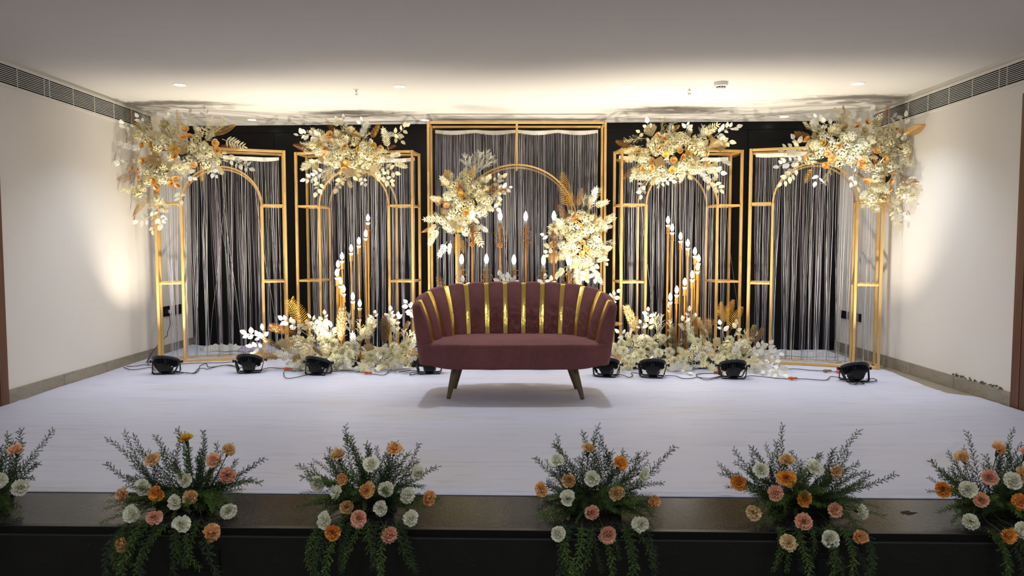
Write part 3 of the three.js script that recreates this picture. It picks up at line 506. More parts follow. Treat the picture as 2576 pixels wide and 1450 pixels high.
function candelabra(label, x, z, bulbY, lean, floretTurn = 0) {
  const t = thing('candelabra', label, 'candle lamp', [x, 0.006, z], lean, 'scrolled candle lamps behind the sofa'), top = bulbY - 0.12;
  part('base', lathe([[0, 0], [0.11, 0], [0.11, 0.01], [0.04, 0.02], [0.015, 0.05], [0, 0.05]], 28), M.copper, t);
  part('post', new THREE.CylinderGeometry(0.0125, 0.0135, top - 0.03, 14), M.copper, t, [0, (top - 0.03) / 2 + 0.03, 0]);
  part('drip_pan', lathe([[0, -0.004], [0.02, -0.004], [0.044, 0.004], [0.045, 0.007], [0.02, 0.002], [0, 0.002]], 26), M.copper, t, [0, top, 0]);
  const sk = part('socket', lathe([[0.0135, 0], [0.016, 0.006], [0.0135, 0.016], [0.0165, 0.024], [0.0135, 0.034], [0.017, 0.044], [0.0155, 0.066], [0.01, 0.07], [0, 0.07]], 14), M.socketGrey, t, [0, top, 0]);
  const m = candleBulb(t, 0, top + 0.068, 0, 1); m.scale.set(1.15, 1.3, 1.15);
  for (const s of [-1, 1]) part('scroll', scrollGeo, M.copper, t, [s * 0.006, top - 0.1, 0], [0, s > 0 ? 0 : Math.PI, 0]);
  part('floret', floretGeo, M.copper, t, [0, top - 0.2, 0.013], [0, floretTurn, 0]);
}
candelabra('tall copper candle lamp half hidden by the left arch flowers', -0.428, -7.75, 1.575, 0.1);
candelabra('tall copper candle lamp with gold floret left of the arch centre', -0.127, -7.75, 1.565, 0);
candelabra('tall copper candle lamp right of the arch centre, floret turned aside', 0.148, -7.75, 1.56, 0.15, 1.2);
candelabra('tall copper candle lamp half hidden by the right arch flowers', 0.452, -7.75, 1.565, -0.1, 0.5);
candelabra('short candle lamp behind the sofa, at the left arch leg', -0.524, -7.45, 1.103, 0.05);
candelabra('short candle lamp behind the sofa, second from the left arch leg', -0.266, -7.45, 1.105, 0);
candelabra('short candle lamp behind the sofa at the middle of the arch', 0.02, -7.45, 1.097, 0.1);
candelabra('short candle lamp behind the sofa, right of the middle one', 0.327, -7.45, 1.092, -0.05);
candelabra('short candle lamp behind the sofa under the right arch flowers', 0.588, -7.45, 1.09, 0);
// ---------------------------------------------------------------- where each flower and leaf sits in its arrangement
// centimetres from the arrangement's own centre: a place, or a base and a tip; carnations in millimetres
const BOUQUET_PARTS = {
 T1: { at: [-3.47, 2.17, -7.52],
  rose: [[17,25,21], [16,17,24], [21,18,20], [-28,9,19], [-19,10,19], [-17,5,21], [7,5,26], [10,4,24], [8,-3,27], [45,12,17], [48,4,20], [-40,-13,16], [-34,-16,16], [-35,-24,12], [-17,-27,20], [-15,-34,18], [0,-29,19], [5,-24,19], [7,-31,19], [25,-11,23], [-30,-6,15]],
  gold: [[10,21,20,12,42,23], [30,-9,20,34,-27,23], [-17,16,14,-31,18,14]],
  bronze: [[-33,25,8,-42,41,15], [-34,-17,13,-44,-28,37], [43,9,10,68,6,13], [-27,-10,12,-32,-5,15]],
  lace: [[40,22,8,62,31,6], [-30,-38,8,-44,-61,6]],
  palm: [[-18,-50,5,-11,-58,4], [-9,-2,20,-19,-12,25], [19,2,20,10,6,24], [-19,-9,17,-28,-2,16]],
  branch: [[52,-1,12,79,-14,9], [34,33,14,34,46,15], [-24,-55,4,-28,-78,2], [-30,-61,0,-45,-67,0], [14,-17,24,25,-24,24], [38,-11,15,46,-21,19], [8,-35,18,12,-47,23], [-42,-8,13,-44,-12,35], [-27,30,15,-31,37,19], [-43,23,18,-42,29,29], [-19,-50,10,-15,-71,11], [17,33,14,18,43,11], [3,32,18,2,37,20]],
  frond: [[49,17,9,71,9,14], [46,24,13,54,36,17], [-28,6,16,-43,7,22], [-27,-37,14,-32,-47,16], [27,21,17,24,32,16], [3,-11,21,12,-18,21], [50,24,13,36,31,11], [37,-2,16,46,-16,18], [-10,23,17,-23,21,17]],
  spray: [[34,24,16,42,34,20], [-6,23,17,-13,33,23], [-14,-43,12,-7,-56,17], [-43,11,10,-43,8,31], [-19,-39,9,-20,-51,13], [19,4,20,34,-1,25], [19,-9,17,12,-24,18], [-40,-31,7,-45,-39,27]],
  bloom: [[0,25,17], [-7,16,18], [-2,11,17], [-13,8,19], [-35,20,13], [-28,27,8], [23,5,19], [34,8,19], [29,-2,18], [20,-7,22], [9,-11,19], [-7,-19,15], [-12,-24,14], [-26,-16,13], [-39,-37,7], [-35,-32,9], [4,0,22], [12,10,17], [26,16,17], [30,23,12], [39,3,16], [-19,-45,9], [43,-6,12], [-25,17,11], [1,21,15], [-27,-26,11], [-18,-17,14], [-8,-11,17], [36,-9,18]],
 },
 T2: { at: [-1.76, 2.22, -7.95],
  rose: [[-21,23,13], [-18,16,18], [-26,7,19], [-24,2,21], [-22,3,20], [-3,9,23], [-5,5,21], [11,6,20], [27,10,19], [34,8,13], [30,1,16], [-6,-9,20], [0,-9,24], [-4,-16,23]],
  gold: [[23,17,15,33,32,18], [16,-12,17,18,-22,15], [-21,-18,13,-24,-28,11], [10,14,19,4,27,16]],
  bronze: [[-12,21,9,-25,38,10], [-43,6,6,-60,12,9], [37,8,7,49,11,9], [-37,-12,7,-40,-4,6]],
  palm: [[1,22,15,3,31,19], [7,17,13,10,25,18], [-36,-6,8,-40,-16,7], [4,-9,20,-1,-26,25], [29,-9,18,25,-19,18], [-30,10,11,-24,23,13]],
  branch: [[-28,18,10,-57,22,14], [44,23,6,62,33,9], [33,-12,15,51,-19,17], [32,-17,17,47,-31,19], [-26,-17,15,-50,-26,12], [-34,-24,8,-38,-40,9], [-7,-23,17,-12,-37,23], [15,-21,18,19,-31,24], [-7,28,10,-6,39,12], [-9,29,10,-12,36,12], [2,-23,18,7,-22,16], [15,27,14,15,37,18], [48,24,4,55,17,5]],
  frond: [[12,17,17,19,34,14], [33,21,10,47,23,11], [41,0,12,53,1,13], [45,-6,9,59,-11,5], [-35,-3,11,-52,-12,8], [-41,-8,10,-50,-13,7], [-2,-25,13,2,-33,18], [42,6,11,38,27,15], [-25,23,12,-30,25,10], [29,-13,14,31,-23,12]],
  spray: [[-19,-9,15,-28,-25,12], [-16,-13,13,-21,-26,10], [-30,10,12,-48,13,8], [-23,-12,12,-34,-22,14], [4,-13,18,10,-23,22], [13,22,13,20,30,19], [-11,-17,16,-6,-27,21]],
  bloom: [[-5,16,17], [7,16,15], [-14,7,17], [-10,-1,21], [3,0,17], [12,-5,18], [18,-9,15], [22,-1,20], [17,9,19], [-18,-3,19], [-34,15,6], [-33,4,12], [-12,-9,20], [4,-11,19], [25,-7,14], [33,-4,11], [16,2,20], [-2,3,21], [-25,12,10], [-19,3,16], [-1,-5,18], [24,5,19], [-39,12,9]],
 },
 T3: { at: [1.77, 2.21, -7.72],
  rose: [[-24,19,14], [-18,15,19], [-3,1,26], [7,0,20], [0,-5,23], [-9,-8,22], [-18,-2,25], [-30,-8,17], [-31,-15,20], [-39,-15,11], [-10,-17,21], [26,-1,19], [27,-10,17], [32,17,9], [-24,5,22]],
  gold: [[-47,-4,8,-65,-6,12], [-11,21,15,-4,28,21], [-5,-23,16,-6,-35,19], [39,2,7,61,0,8]],
  bronze: [[-47,7,5,-67,13,11], [-40,-11,8,-58,-24,7], [-29,1,13,-48,3,14]],
  palm: [[37,12,5,52,11,3], [30,5,12,41,15,10], [10,-5,19,18,-11,18], [10,-3,16,8,-11,13], [-29,19,9,-34,32,11], [-21,-3,19,-26,-16,24]],
  branch: [[35,17,11,60,28,15], [31,-22,12,44,-38,10], [30,-29,4,37,-36,7], [-34,-32,5,-39,-43,6], [-18,-26,16,-10,-29,19], [-33,20,8,-42,23,9], [4,22,17,5,28,19], [-32,23,10,-35,32,13], [33,-18,11,42,-20,15], [-25,-22,14,-20,-31,18], [35,17,11,51,12,17], [-36,-29,8,-41,-35,11], [30,-11,14,37,-14,12]],
  frond: [[17,18,13,37,29,11], [16,-11,19,27,-28,15], [41,-3,11,49,-8,11], [-46,-15,9,-50,-25,6], [-5,-11,20,-13,-23,18], [22,19,14,34,24,15], [5,-17,17,0,-28,14], [-41,7,11,-53,4,10]],
  spray: [[-35,17,7,-56,15,13], [-39,9,12,-57,3,17], [-17,23,9,-9,30,9], [-20,-3,17,-26,-17,18], [18,12,17,22,26,15], [-21,21,11,-19,29,11]],
  bloom: [[-11,13,19], [-3,11,16], [5,13,18], [-15,4,21], [-13,9,19], [-20,4,16], [9,7,19], [18,10,14], [24,12,10], [23,2,15], [-38,-5,12], [-41,-5,10], [-27,-18,11], [-21,-16,13], [-17,-20,13], [-3,-15,17], [2,-12,21], [13,-17,17], [18,-15,16], [-4,-20,14], [-26,12,15], [0,17,15], [-34,-22,11], [-21,-24,14], [35,-14,10], [-26,2,15], [15,3,16], [7,-6,18], [-34,-13,13]],
 },
 T4: { at: [3.47, 2.13, -7.22],
  rose: [[-56,16,10], [-43,12,17], [-12,28,19], [-2,31,19], [-4,24,17], [30,23,15], [9,14,18], [-55,-2,9], [-41,0,23], [-36,-5,21], [-40,-10,16], [-29,8,19], [6,3,23], [-9,-6,25], [-9,-12,25], [6,-9,20], [14,-5,23], [26,-18,17], [23,-26,18], [24,-34,13], [0,-25,18], [34,-1,26], [-12,-3,22]],
  gold: [[19,34,10,25,50,9], [-50,-11,11,-58,-26,13], [21,-33,14,21,-55,15]],
  bronze: [[-48,18,7,-71,21,12], [34,-18,13,35,-33,43]],
  lace: [[33,17,22,33,25,57], [-20,26,11,-22,47,9]],
  palm: [[16,-6,15,27,-12,12], [7,-13,19,18,-20,21], [-52,4,5,-44,9,8], [1,2,20,4,-7,25]],
  branch: [[-62,8,9,-81,5,12], [-61,9,3,-68,17,7], [-58,-6,9,-86,-11,11], [-61,-7,4,-79,-27,2], [-45,-16,14,-47,-25,10], [-29,29,15,-58,37,20], [-13,31,15,-34,42,13], [-1,30,16,1,43,21], [23,38,8,31,38,9], [33,25,22,32,36,24], [-13,-22,18,-9,-31,17], [-9,13,23,-3,12,25], [30,-41,10,35,-72,14], [35,-49,2,36,-63,24], [35,-28,19,34,-25,32], [-11,-14,24,-21,-13,30], [-13,-20,22,-19,-28,26], [-11,22,21,-14,37,18], [35,-37,36,35,-43,28]],
  frond: [[-24,21,18,-39,25,20], [33,12,17,33,18,24], [-58,4,11,-75,3,10], [3,-33,14,-3,-39,17], [31,-35,11,35,-43,36], [34,-30,8,35,-35,40], [20,25,16,29,29,15], [-45,22,9,-50,29,9]],
  spray: [[-49,22,11,-52,28,7], [-33,-11,14,-36,-20,10], [7,-38,13,-1,-48,17], [-52,6,9,-59,-2,5], [13,-38,9,16,-47,8], [29,-32,10,28,-46,15], [34,-1,15,34,-10,32]],
  bloom: [[-30,25,12], [-24,17,18], [-18,18,19], [-35,7,18], [-22,7,18], [-15,0,19], [-11,4,22], [-4,4,22], [4,16,17], [11,23,14], [19,21,14], [19,12,17], [29,12,12], [33,6,15], [33,4,24], [27,3,14], [24,-1,13], [10,10,17], [2,-13,17], [-4,-8,20], [10,-13,19], [8,-22,18], [17,-30,10], [12,-35,11], [-42,17,13], [-50,10,13], [-52,-3,9], [-27,-6,17], [-19,-5,20], [-27,0,20], [33,18,10], [35,-33,15], [21,-41,9], [8,-43,12], [-45,3,14], [-7,11,19], [16,5,16], [21,-11,17]],
 },
 C1: { at: [-0.54, 1.61, -7.93],
  rose: [[-3,28,14], [-2,22,16], [1,17,19], [-22,11,16], [-17,7,15], [5,-1,23], [-2,-18,18], [-1,19,20]],
  gold: [[7,32,11,13,49,14], [-5,-21,11,-5,-46,16], [-1,-28,14,1,-43,13], [22,26,4,48,24,7]],
  bronze: [[23,31,4,37,44,8], [17,28,9,44,21,11]],
  lace: [[-31,-16,0,-45,-21,-2]],
  palm: [[-13,34,5,-19,46,2], [-15,28,9,-23,34,6], [-18,12,11,-32,12,10], [-11,0,17,-20,-2,20], [-4,-7,19,-8,-20,23]],
  branch: [[34,22,5,52,27,9], [31,29,0,40,37,3], [30,8,8,37,4,10], [33,19,8,38,16,11], [37,32,0,44,38,3]],
  frond: [[16,-13,14,26,-20,16], [10,-15,15,20,-34,21], [-20,-7,17,-39,-8,14], [-25,-16,12,-36,-33,9], [-17,-32,9,-26,-47,6], [-13,-31,10,-15,-43,9], [-20,12,14,-33,15,20], [-5,36,7,2,44,7], [18,7,13,33,2,17], [8,-20,17,15,-32,13], [-28,-11,10,-34,-20,12]],
  spray: [[7,39,5,2,60,9], [12,42,0,15,65,-2], [16,47,-2,27,66,1], [22,49,1,35,57,-1], [10,39,7,9,59,6], [18,44,2,32,60,7], [14,39,3,20,63,-1]],
  bloom: [[5,28,9], [10,21,10], [15,28,10], [18,17,14], [24,12,13], [9,10,16], [2,8,16], [-4,2,18], [-15,17,14], [-10,21,13], [-12,-3,15], [-21,-9,11], [-2,-6,16], [9,-4,15], [12,2,16], [21,2,15], [-9,-12,14], [2,-11,18], [-4,12,16], [6,36,8], [-14,-15,12], [4,-20,17], [-9,28,12], [28,13,9]],
 },
 C2: { at: [0.69, 1.37, -7.93],
  rose: [[0,16,22], [4,8,19], [7,-9,20], [14,-18,17], [6,-21,18], [-2,-20,16], [10,-15,18]],
  gold: [[-8,25,14,-14,64,13], [-7,27,9,-8,44,10], [-4,27,11,-4,44,7]],
  bronze: [[1,27,13,6,48,18], [-6,12,16,-19,30,17], [-9,-3,12,-23,-7,10]],
  palm: [[-20,-22,9,-28,-31,7], [-18,-26,5,-22,-22,5], [6,-4,16,14,0,18], [14,-27,11,8,-36,15], [1,15,16,-5,22,20]],
  branch: [[-24,-4,15,-34,-1,14], [-25,-22,9,-30,-20,13], [30,-23,1,34,-31,7], [21,-28,10,22,-50,11], [6,-35,11,3,-50,15]],
  frond: [[16,28,8,21,49,11], [19,30,8,34,35,11], [-7,8,19,-27,8,20], [22,18,7,30,13,9], [26,5,10,36,8,14], [26,-13,10,38,-15,11], [-10,-35,8,-21,-47,5], [2,-35,11,4,-54,17], [11,-35,9,14,-50,5], [22,-31,7,30,-27,9], [20,-38,3,29,-53,6], [-23,-15,10,-30,-13,15], [16,-3,15,28,-7,11], [-17,6,18,-27,3,14]],
  spray: [[8,27,8,9,37,14], [21,37,-2,27,47,-5], [13,23,10,18,39,14], [-2,-28,11,-8,-42,12]],
  bloom: [[-15,11,12], [-11,4,14], [-5,-3,20], [2,-2,19], [9,3,17], [16,7,13], [19,17,10], [10,17,16], [25,11,8], [23,-4,7], [16,-11,10], [-6,-12,19], [-14,-12,14], [1,-15,15], [2,-27,15], [-4,-28,10], [11,-27,13], [19,-20,8], [25,-12,6], [6,20,13], [14,-31,9], [27,-20,4], [-9,-20,13], [-1,9,18], [5,-36,7]],
 },
 B1: { at: [-1.72, 0.00, -7.20],
  gold: [[-46,38,-18,-59,67,-17], [-37,33,-8,-48,66,-9], [-63,60,-40,-60,70,-37]],
  bronze: [[-49,37,-19,-80,38,-23], [-46,33,-13,-74,43,-9]],
  pampas: [[-57,18,5,-73,32,9], [-55,12,15,-83,19,16], [0,22,4,0,60,4], [-15,13,11,-25,23,16], [42,22,-1,42,52,4], [54,28,-10,67,44,-13], [44,23,-1,46,48,4]],
  branch: [[-81,28,-7,-100,36,-5], [-79,20,-2,-90,23,2], [-43,34,-17,-69,49,-23], [-23,32,-14,-37,51,-18], [-20,33,-9,-21,55,-15], [-11,32,-12,-17,43,-17], [25,38,-22,30,55,-18], [48,32,-14,46,59,-19], [51,36,-12,55,53,-11], [78,48,-31,61,66,-27], [75,54,-39,64,54,-37], [30,8,14,20,5,21], [42,10,14,31,3,24], [-13,31,-8,-21,30,-5], [-34,36,-16,-46,46,-14], [19,10,19,12,14,26], [51,12,15,62,14,10], [72,24,-4,77,33,-9], [-80,29,-5,-83,38,-9]],
  frond: [[-45,14,13,-62,17,12], [-24,19,2,-40,24,4], [12,17,3,12,35,2], [21,15,8,29,17,3], [35,13,14,43,19,8], [-29,17,5,-47,19,6], [-8,9,13,-17,7,19], [-54,18,0,-67,23,-1], [27,10,16,23,3,24], [44,8,17,40,3,31], [-34,7,16,-44,7,24], [66,9,13,76,13,19], [69,18,3,74,31,-3], [8,9,14,3,3,16], [-17,7,19,-22,3,31]],
  spray: [[-24,23,3,-22,48,7], [5,32,-13,5,54,-12], [22,26,-5,26,50,-10], [60,21,5,71,37,8], [56,23,-2,53,47,3], [20,27,-1,18,47,1], [-21,23,2,-18,45,4], [64,21,4,64,38,3], [-19,24,-3,-8,36,0], [-29,23,-2,-33,36,-2]],
  palm: [[-23,28,-4,-15,35,-9], [-56,21,4,-59,33,8], [-35,10,18,-46,15,17], [-28,12,8,-33,5,8], [27,18,5,30,28,8], [-46,23,3,-58,27,1]],
  bloom: [[-45,23,-2], [-37,20,4], [-49,20,0], [-33,28,-6], [25,42,-26], [21,34,-16], [53,22,2], [65,11,9], [-15,21,5], [2,12,12]],
  mum: [[-9,25,-3], [-4,18,7], [-1,12,17], [5,23,-3], [10,16,12], [2,17,5], [-12,17,2], [-31,12,15], [57,18,8], [61,17,5], [59,12,12], [62,22,-1], [54,13,7], [-35,9,19], [13,23,0], [31,15,10], [44,17,11], [-20,12,8]],
 },
 B2: { at: [1.76, 0.00, -7.10],
  gold: [[44,40,-34,41,64,-36], [43,42,-29,53,66,-33], [49,34,-27,60,60,-26]],
  bronze: [[40,43,-36,15,47,-35]],
  lace: [[-74,43,-32,-62,44,-27]],
  pampas: [[-49,31,-18,-57,63,-13], [-45,34,-22,-48,50,-25], [-9,14,-2,-17,40,-6], [-3,17,-6,-4,39,-3], [23,29,-18,13,48,-17], [28,26,-17,25,48,-18], [65,22,-8,67,43,-10], [70,22,-15,79,39,-11]],
  branch: [[-35,35,-29,-36,59,-23], [-40,36,-24,-44,45,-21], [9,42,-35,10,56,-40], [5,36,-28,1,47,-26], [18,43,-37,16,50,-35], [41,33,-20,39,43,-25], [54,33,-24,56,43,-27], [73,22,-11,82,23,-17], [-74,63,-50,-63,75,-54], [-58,27,-18,-66,35,-22], [71,14,0,80,3,49], [67,10,3,70,3,49], [75,18,-2,93,16,-3], [68,8,11,84,3,36], [57,5,13,64,3,29], [-10,6,14,-6,3,29], [61,15,0,73,25,4], [72,17,1,79,28,6], [-28,6,8,-22,3,9]],
  frond: [[26,12,-1,20,27,-3], [42,14,3,51,27,2], [-11,8,8,-20,14,7], [17,9,3,22,3,6], [62,18,-1,76,18,-5], [-71,14,-5,-73,22,-10], [-53,10,8,-44,8,15], [-67,10,8,-78,10,17], [6,9,2,1,3,2], [31,8,5,39,3,6], [49,8,5,57,6,11], [-29,13,4,-38,9,12], [-1,13,-2,-10,22,1]],
  spray: [[-27,32,-20,-29,53,-20], [-14,32,-17,-15,47,-14], [15,17,-3,15,32,-5], [60,22,-9,58,34,-7], [-23,32,-26,-21,51,-26], [63,22,-14,71,33,-15], [-59,23,-7,-56,36,-6], [-20,21,-8,-25,31,-11]],
  palm: [[17,30,-18,24,39,-20], [36,23,-11,26,31,-8], [-39,16,-6,-46,9,2], [55,15,-4,59,24,0]],
  bloom: [[57,25,-8], [60,20,-5], [7,34,-27], [-25,28,-22], [7,20,-3], [-49,23,-11], [43,22,-10]],
  mum: [[-64,25,-16], [-64,19,-3], [-72,19,-7], [-49,29,-17], [-39,26,-18], [-47,17,-2], [-52,11,-1], [-29,17,-3], [-22,30,-17], [7,30,-21], [12,26,-15], [9,22,-7], [7,33,-24], [0,14,3], [38,20,-11], [47,28,-19], [38,15,-4], [43,13,0], [49,16,-2], [14,14,1], [30,11,5], [-17,17,-7], [-6,12,6], [58,16,-6], [-16,10,9], [-60,12,5], [-33,23,-9]],
 },
 B3: { at: [0.01, 0.00, -7.15],
  branch: [[-7,74,5,-13,96,5], [-6,74,5,-9,90,0], [-2,71,5,-5,93,5], [1,71,5,2,92,2], [31,71,5,32,93,3], [38,71,5,38,91,7], [-48,74,5,-50,89,1]],
  pampas: [[-65,60,5,-70,91,2]],
 },
};
const CARNATIONS = {
 A: { at: [-2.537, 0, -3.355],
  white: [[205,177,139], [293,141,119]],
  peach: [[236,295,60], [277,85,307]],
  orange: [[80,222,129]],
 },
 B: { at: [-1.547, 0, -3.334],
  white: [[71,194,145], [-130,145,121], [40,100,170], [-111,74,252], [132,51,310], [265,44,137]],
  peach: [[183,265,89], [-244,99,85]],
  tan: [[-102,265,84], [244,303,60], [113,116,168]],
  pink: [[250,197,99], [4,75,290]],
  orange: [[-54,134,147]],
  yellow: [[46,354,60]],
  apricot: [[254,6,294], [-134,-44,290]],
 },
 C: { at: [-0.673, 0, -3.315],
  white: [[39,260,116], [241,207,87], [-215,159,97], [112,158,153], [-117,138,141], [204,122,135], [91,75,173], [237,70,273], [-133,62,270]],
  tan: [[-118,291,76], [-62,82,166]],
  pink: [[22,82,308], [150,9,301]],
  orange: [[-96,17,290]],
  apricot: [[135,315,65], [-88,195,131], [22,156,160], [292,95,96]],
 },
 D: { at: [0.387, 0, -3.291],
  white: [[-185,272,77], [209,209,88], [-30,211,144], [-140,126,153], [164,51,267], [-191,21,290]],
  tan: [[-41,324,79], [-136,199,132], [77,147,155]],
  pink: [[-35,70,178], [17,23,307]],
  orange: [[102,266,101]],
  apricot: [[-256,147,99], [255,86,100]],
 },
 E: { at: [1.340, 0, -3.270],
  white: [[-225,240,95], [4,259,120], [232,52,100], [3,9,293]],
  peach: [[84,81,153], [-119,88,310]],
  tan: [[-113,288,103], [104,236,107]],
  pink: [[-181,155,149]],
  orange: [[-129,218,138], [-318,172,68], [-60,134,170]],
  apricot: [[131,13,290]],
  cream: [[-267,61,131], [-181,-4,306]],
 },
 G: { at: [2.235, 0, -3.250],
  white: [[-39,212,143], [-237,175,140], [-318,90,294], [-93,53,296]],
  peach: [[-191,134,165]],
  tan: [[-223,297,75], [16,236,124]],
  pink: [[-140,230,140], [66,316,73]],
  orange: [[-319,160,95], [-18,127,162], [-171,37,308]],
  apricot: [[-62,338,78]],
 },
};
// ---------------------------------------------------------------- plant templates: each grows along +y from its base and faces +z
const tone = (a, b) => { const k = rr(a, b); return [k, k, k]; };
const arc = (len, bend, n = 10) => { const p = []; for (let k = 0; k <= n; k++) { const t = k / n; p.push(V(0, len * t, bend * t * t)); } return p; };
function fernGeo(pairs, wide, leafW, bend, curl = 0.25) {
  const b = new MB(); b.tube(arc(1, bend), (t) => lerp(0.009, 0.003, t), 4, [0.8, 0.8, 0.8]);
  for (let k = 0; k < pairs; k++) {
    const t = 0.14 + 0.85 * (k + 0.5) / pairs, l = wide * Math.pow(Math.sin(Math.PI * (0.16 + 0.8 * t)), 0.8) * rr(0.88, 1.05) + 0.012;
    for (const s of [-1, 1]) { const up = 0.35 + 0.35 * t, d = V(s, up, rr(-0.1, 0.15)).normalize(), c = tone(0.8, 1.05); b.blade(V(0, t + s * 0.004, bend * t * t), d, V(0, -0.1, 1).normalize(), l, (q) => q >= 1 ? 0 : leafW * (q === 0 ? 0.55 : 1 - 0.45 * q), { segs: 3, bend: -curl * rr(0.5, 1.3), fold: 0.35, c, tip: c }); }
  }
  return b.build();
}
const leafW = (w, at = 0.42) => (t) => t >= 1 ? 0 : w * Math.pow(Math.sin(Math.PI * Math.pow(t * 0.96 + 0.04, Math.log(0.5) / Math.log(at))), 0.8);
function frondGeo(pairs, leaf, lw, bend) {                            // broad rounded leaflets in pairs
  const b = new MB(); b.tube(arc(1, bend), (t) => lerp(0.011, 0.004, t), 4, [0.95, 0.95, 0.9]);
  for (let k = 0; k < pairs; k++) { const t = 0.16 + 0.8 * (k + 0.5) / pairs, l = leaf * Math.pow(Math.sin(Math.PI * (0.2 + 0.7 * t)), 0.6) * rr(0.85, 1.1); for (const s of [-1, 1]) b.blade(V(0, t, bend * t * t), V(s * 0.85, 0.55 + 0.2 * t, rr(-0.2, 0.25)).normalize(), V(rr(-0.2, 0.2), rr(-0.2, 0.2), 1).normalize(), l, leafW(lw * rr(0.85, 1.1)), { segs: 4, bend: rr(-0.15, 0.1), fold: 0.25, c: tone(0.88, 1.02) }); }
  b.blade(V(0, 0.95, bend * 0.9), V(0, 1, bend).normalize(), V(0, -bend, 1).normalize(), leaf * 0.7, leafW(lw * 0.8), { segs: 4, fold: 0.2 });
  return b.build();
}
function sprayGeo(side, fine) {                                       // feathery dried spray
  const b = new MB(), bend = rr(-0.1, 0.15); b.tube(arc(1, bend), (t) => lerp(0.009, 0.003, t), 4, [0.95, 0.93, 0.85]);
  for (let k = 0; k < side; k++) {
    const t = 0.15 + 0.82 * k / side, a = rr(0, 6.28), l = (0.1 + 0.24 * Math.sin(Math.PI * (0.1 + 0.85 * t))) * rr(0.7, 1.15), d = V(Math.cos(a) * 0.75, 0.8, Math.sin(a) * 0.5).normalize(), o = V(0, t, bend * t * t);
    b.tube([o, o.clone().addScaledVector(d, l)], 0.0028, 3, [0.95, 0.93, 0.86]);
    for (let q = 0; q < fine; q++) { const f = (q + 1) / fine, p = o.clone().addScaledVector(d, l * f), e = V(rr(-1, 1), rr(-0.1, 1.2), rr(-0.7, 1)).normalize(), n = V().crossVectors(e, V(rr(-1, 1), 0.2, 1)).normalize(); b.blade(p, e, n, rr(0.035, 0.07), (z) => z >= 1 ? 0 : 0.0065 * (z < 0.1 ? 0.5 : 1), { segs: 2, c: tone(0.85, 1.05) }); }
  }
  return b.build();
}
function palmGeo(n, spread) {                                         // a dried, pleated palm fan with a jagged edge
  const b = new MB(); b.tube([V(0, -0.25, 0), V(0, 0.05, 0)], 0.012, 5, [0.75, 0.7, 0.6]);
  for (let k = 0; k < n; k++) { const a = (k / (n - 1) - 0.5) * 2 * spread, d = V(Math.sin(a), Math.cos(a), 0.12 * Math.cos(a * 2)).normalize(); b.blade(V(0, 0, 0), d, V(0, 0.05, 1).normalize(), (1 - 0.25 * Math.abs(a) / spread) * rr(0.9, 1.06), (t) => t >= 1 ? 0 : 0.012 + 0.07 * Math.pow(t, 0.8) * (1 - Math.pow(t, 6)), { segs: 5, bend: 0.06, fold: 0.55, c: tone(0.78, 1.04) }); }
  return b.build();
}
function laceGeo() {                                                  // a gilt skeleton leaf: rim, midrib and open cross veins
  const b = new MB(), half = (t) => 0.135 * Math.pow(Math.sin(Math.PI * Math.pow(clamp(t, 0.001, 0.999), 0.75)), 0.8), mid = arc(1, 0.12, 14); b.tube(mid, 0.009, 4);
  for (const s of [-1, 1]) { const e = []; for (let k = 0; k <= 16; k++) { const t = k / 16; e.push(V(s * half(t), t, 0.12 * t * t - 0.02)); } b.tube(e, 0.008, 4); for (let k = 1; k < 30; k++) { const t = k / 30; b.tube([V(0, t - 0.05, 0.12 * (t - 0.05) ** 2), V(s * half(t) * 0.98, t, 0.12 * t * t - 0.02)], 0.006, 3, tone(0.8, 1.1)); } for (const g of [0.35, 0.68]) { const e2 = []; for (let k = 1; k < 16; k++) { const t = k / 16; e2.push(V(s * half(t) * g, t, 0.12 * t * t - 0.008)); } b.tube(e2, 0.005, 3); } }
  return b.build();
}
function pampasGeo(hairs, lean) {                                     // a dense plume on a bare stem
  const b = new MB(), line = (t) => V(lean * t * t, t, 0.05 * t * t); b.tube([0, 0.25, 0.5, 0.75, 1].map(line), (t) => lerp(0.012, 0.004, t), 5, [0.85, 0.8, 0.7]);
  for (let k = 0; k < hairs; k++) { const t = Math.pow(rnd(), 0.85) * 0.8 + 0.16, a = rnd() * 6.283, w = 0.12 * Math.pow(Math.sin(Math.PI * clamp((t - 0.1) * 1.02, 0.02, 0.98)), 0.7), o = line(t), r0 = w * Math.sqrt(rnd()) * 0.85; o.x += Math.cos(a) * r0; o.z += Math.sin(a) * r0; const d = V(Math.cos(a) * 0.62 + lean * t + rr(-0.25, 0.25), 1, Math.sin(a) * 0.62 + rr(-0.25, 0.25)).normalize(), n = V().crossVectors(d, V(rr(-1, 1), 0, rr(-1, 1))).normalize(); b.blade(o, d, n, rr(0.05, 0.1), (z) => z >= 1 ? 0 : z === 0 ? 0.002 : 0.0045, { segs: 2, bend: rr(-0.2, 0.5), c: tone(0.62, 1.12) }); }
  return b.build();
}
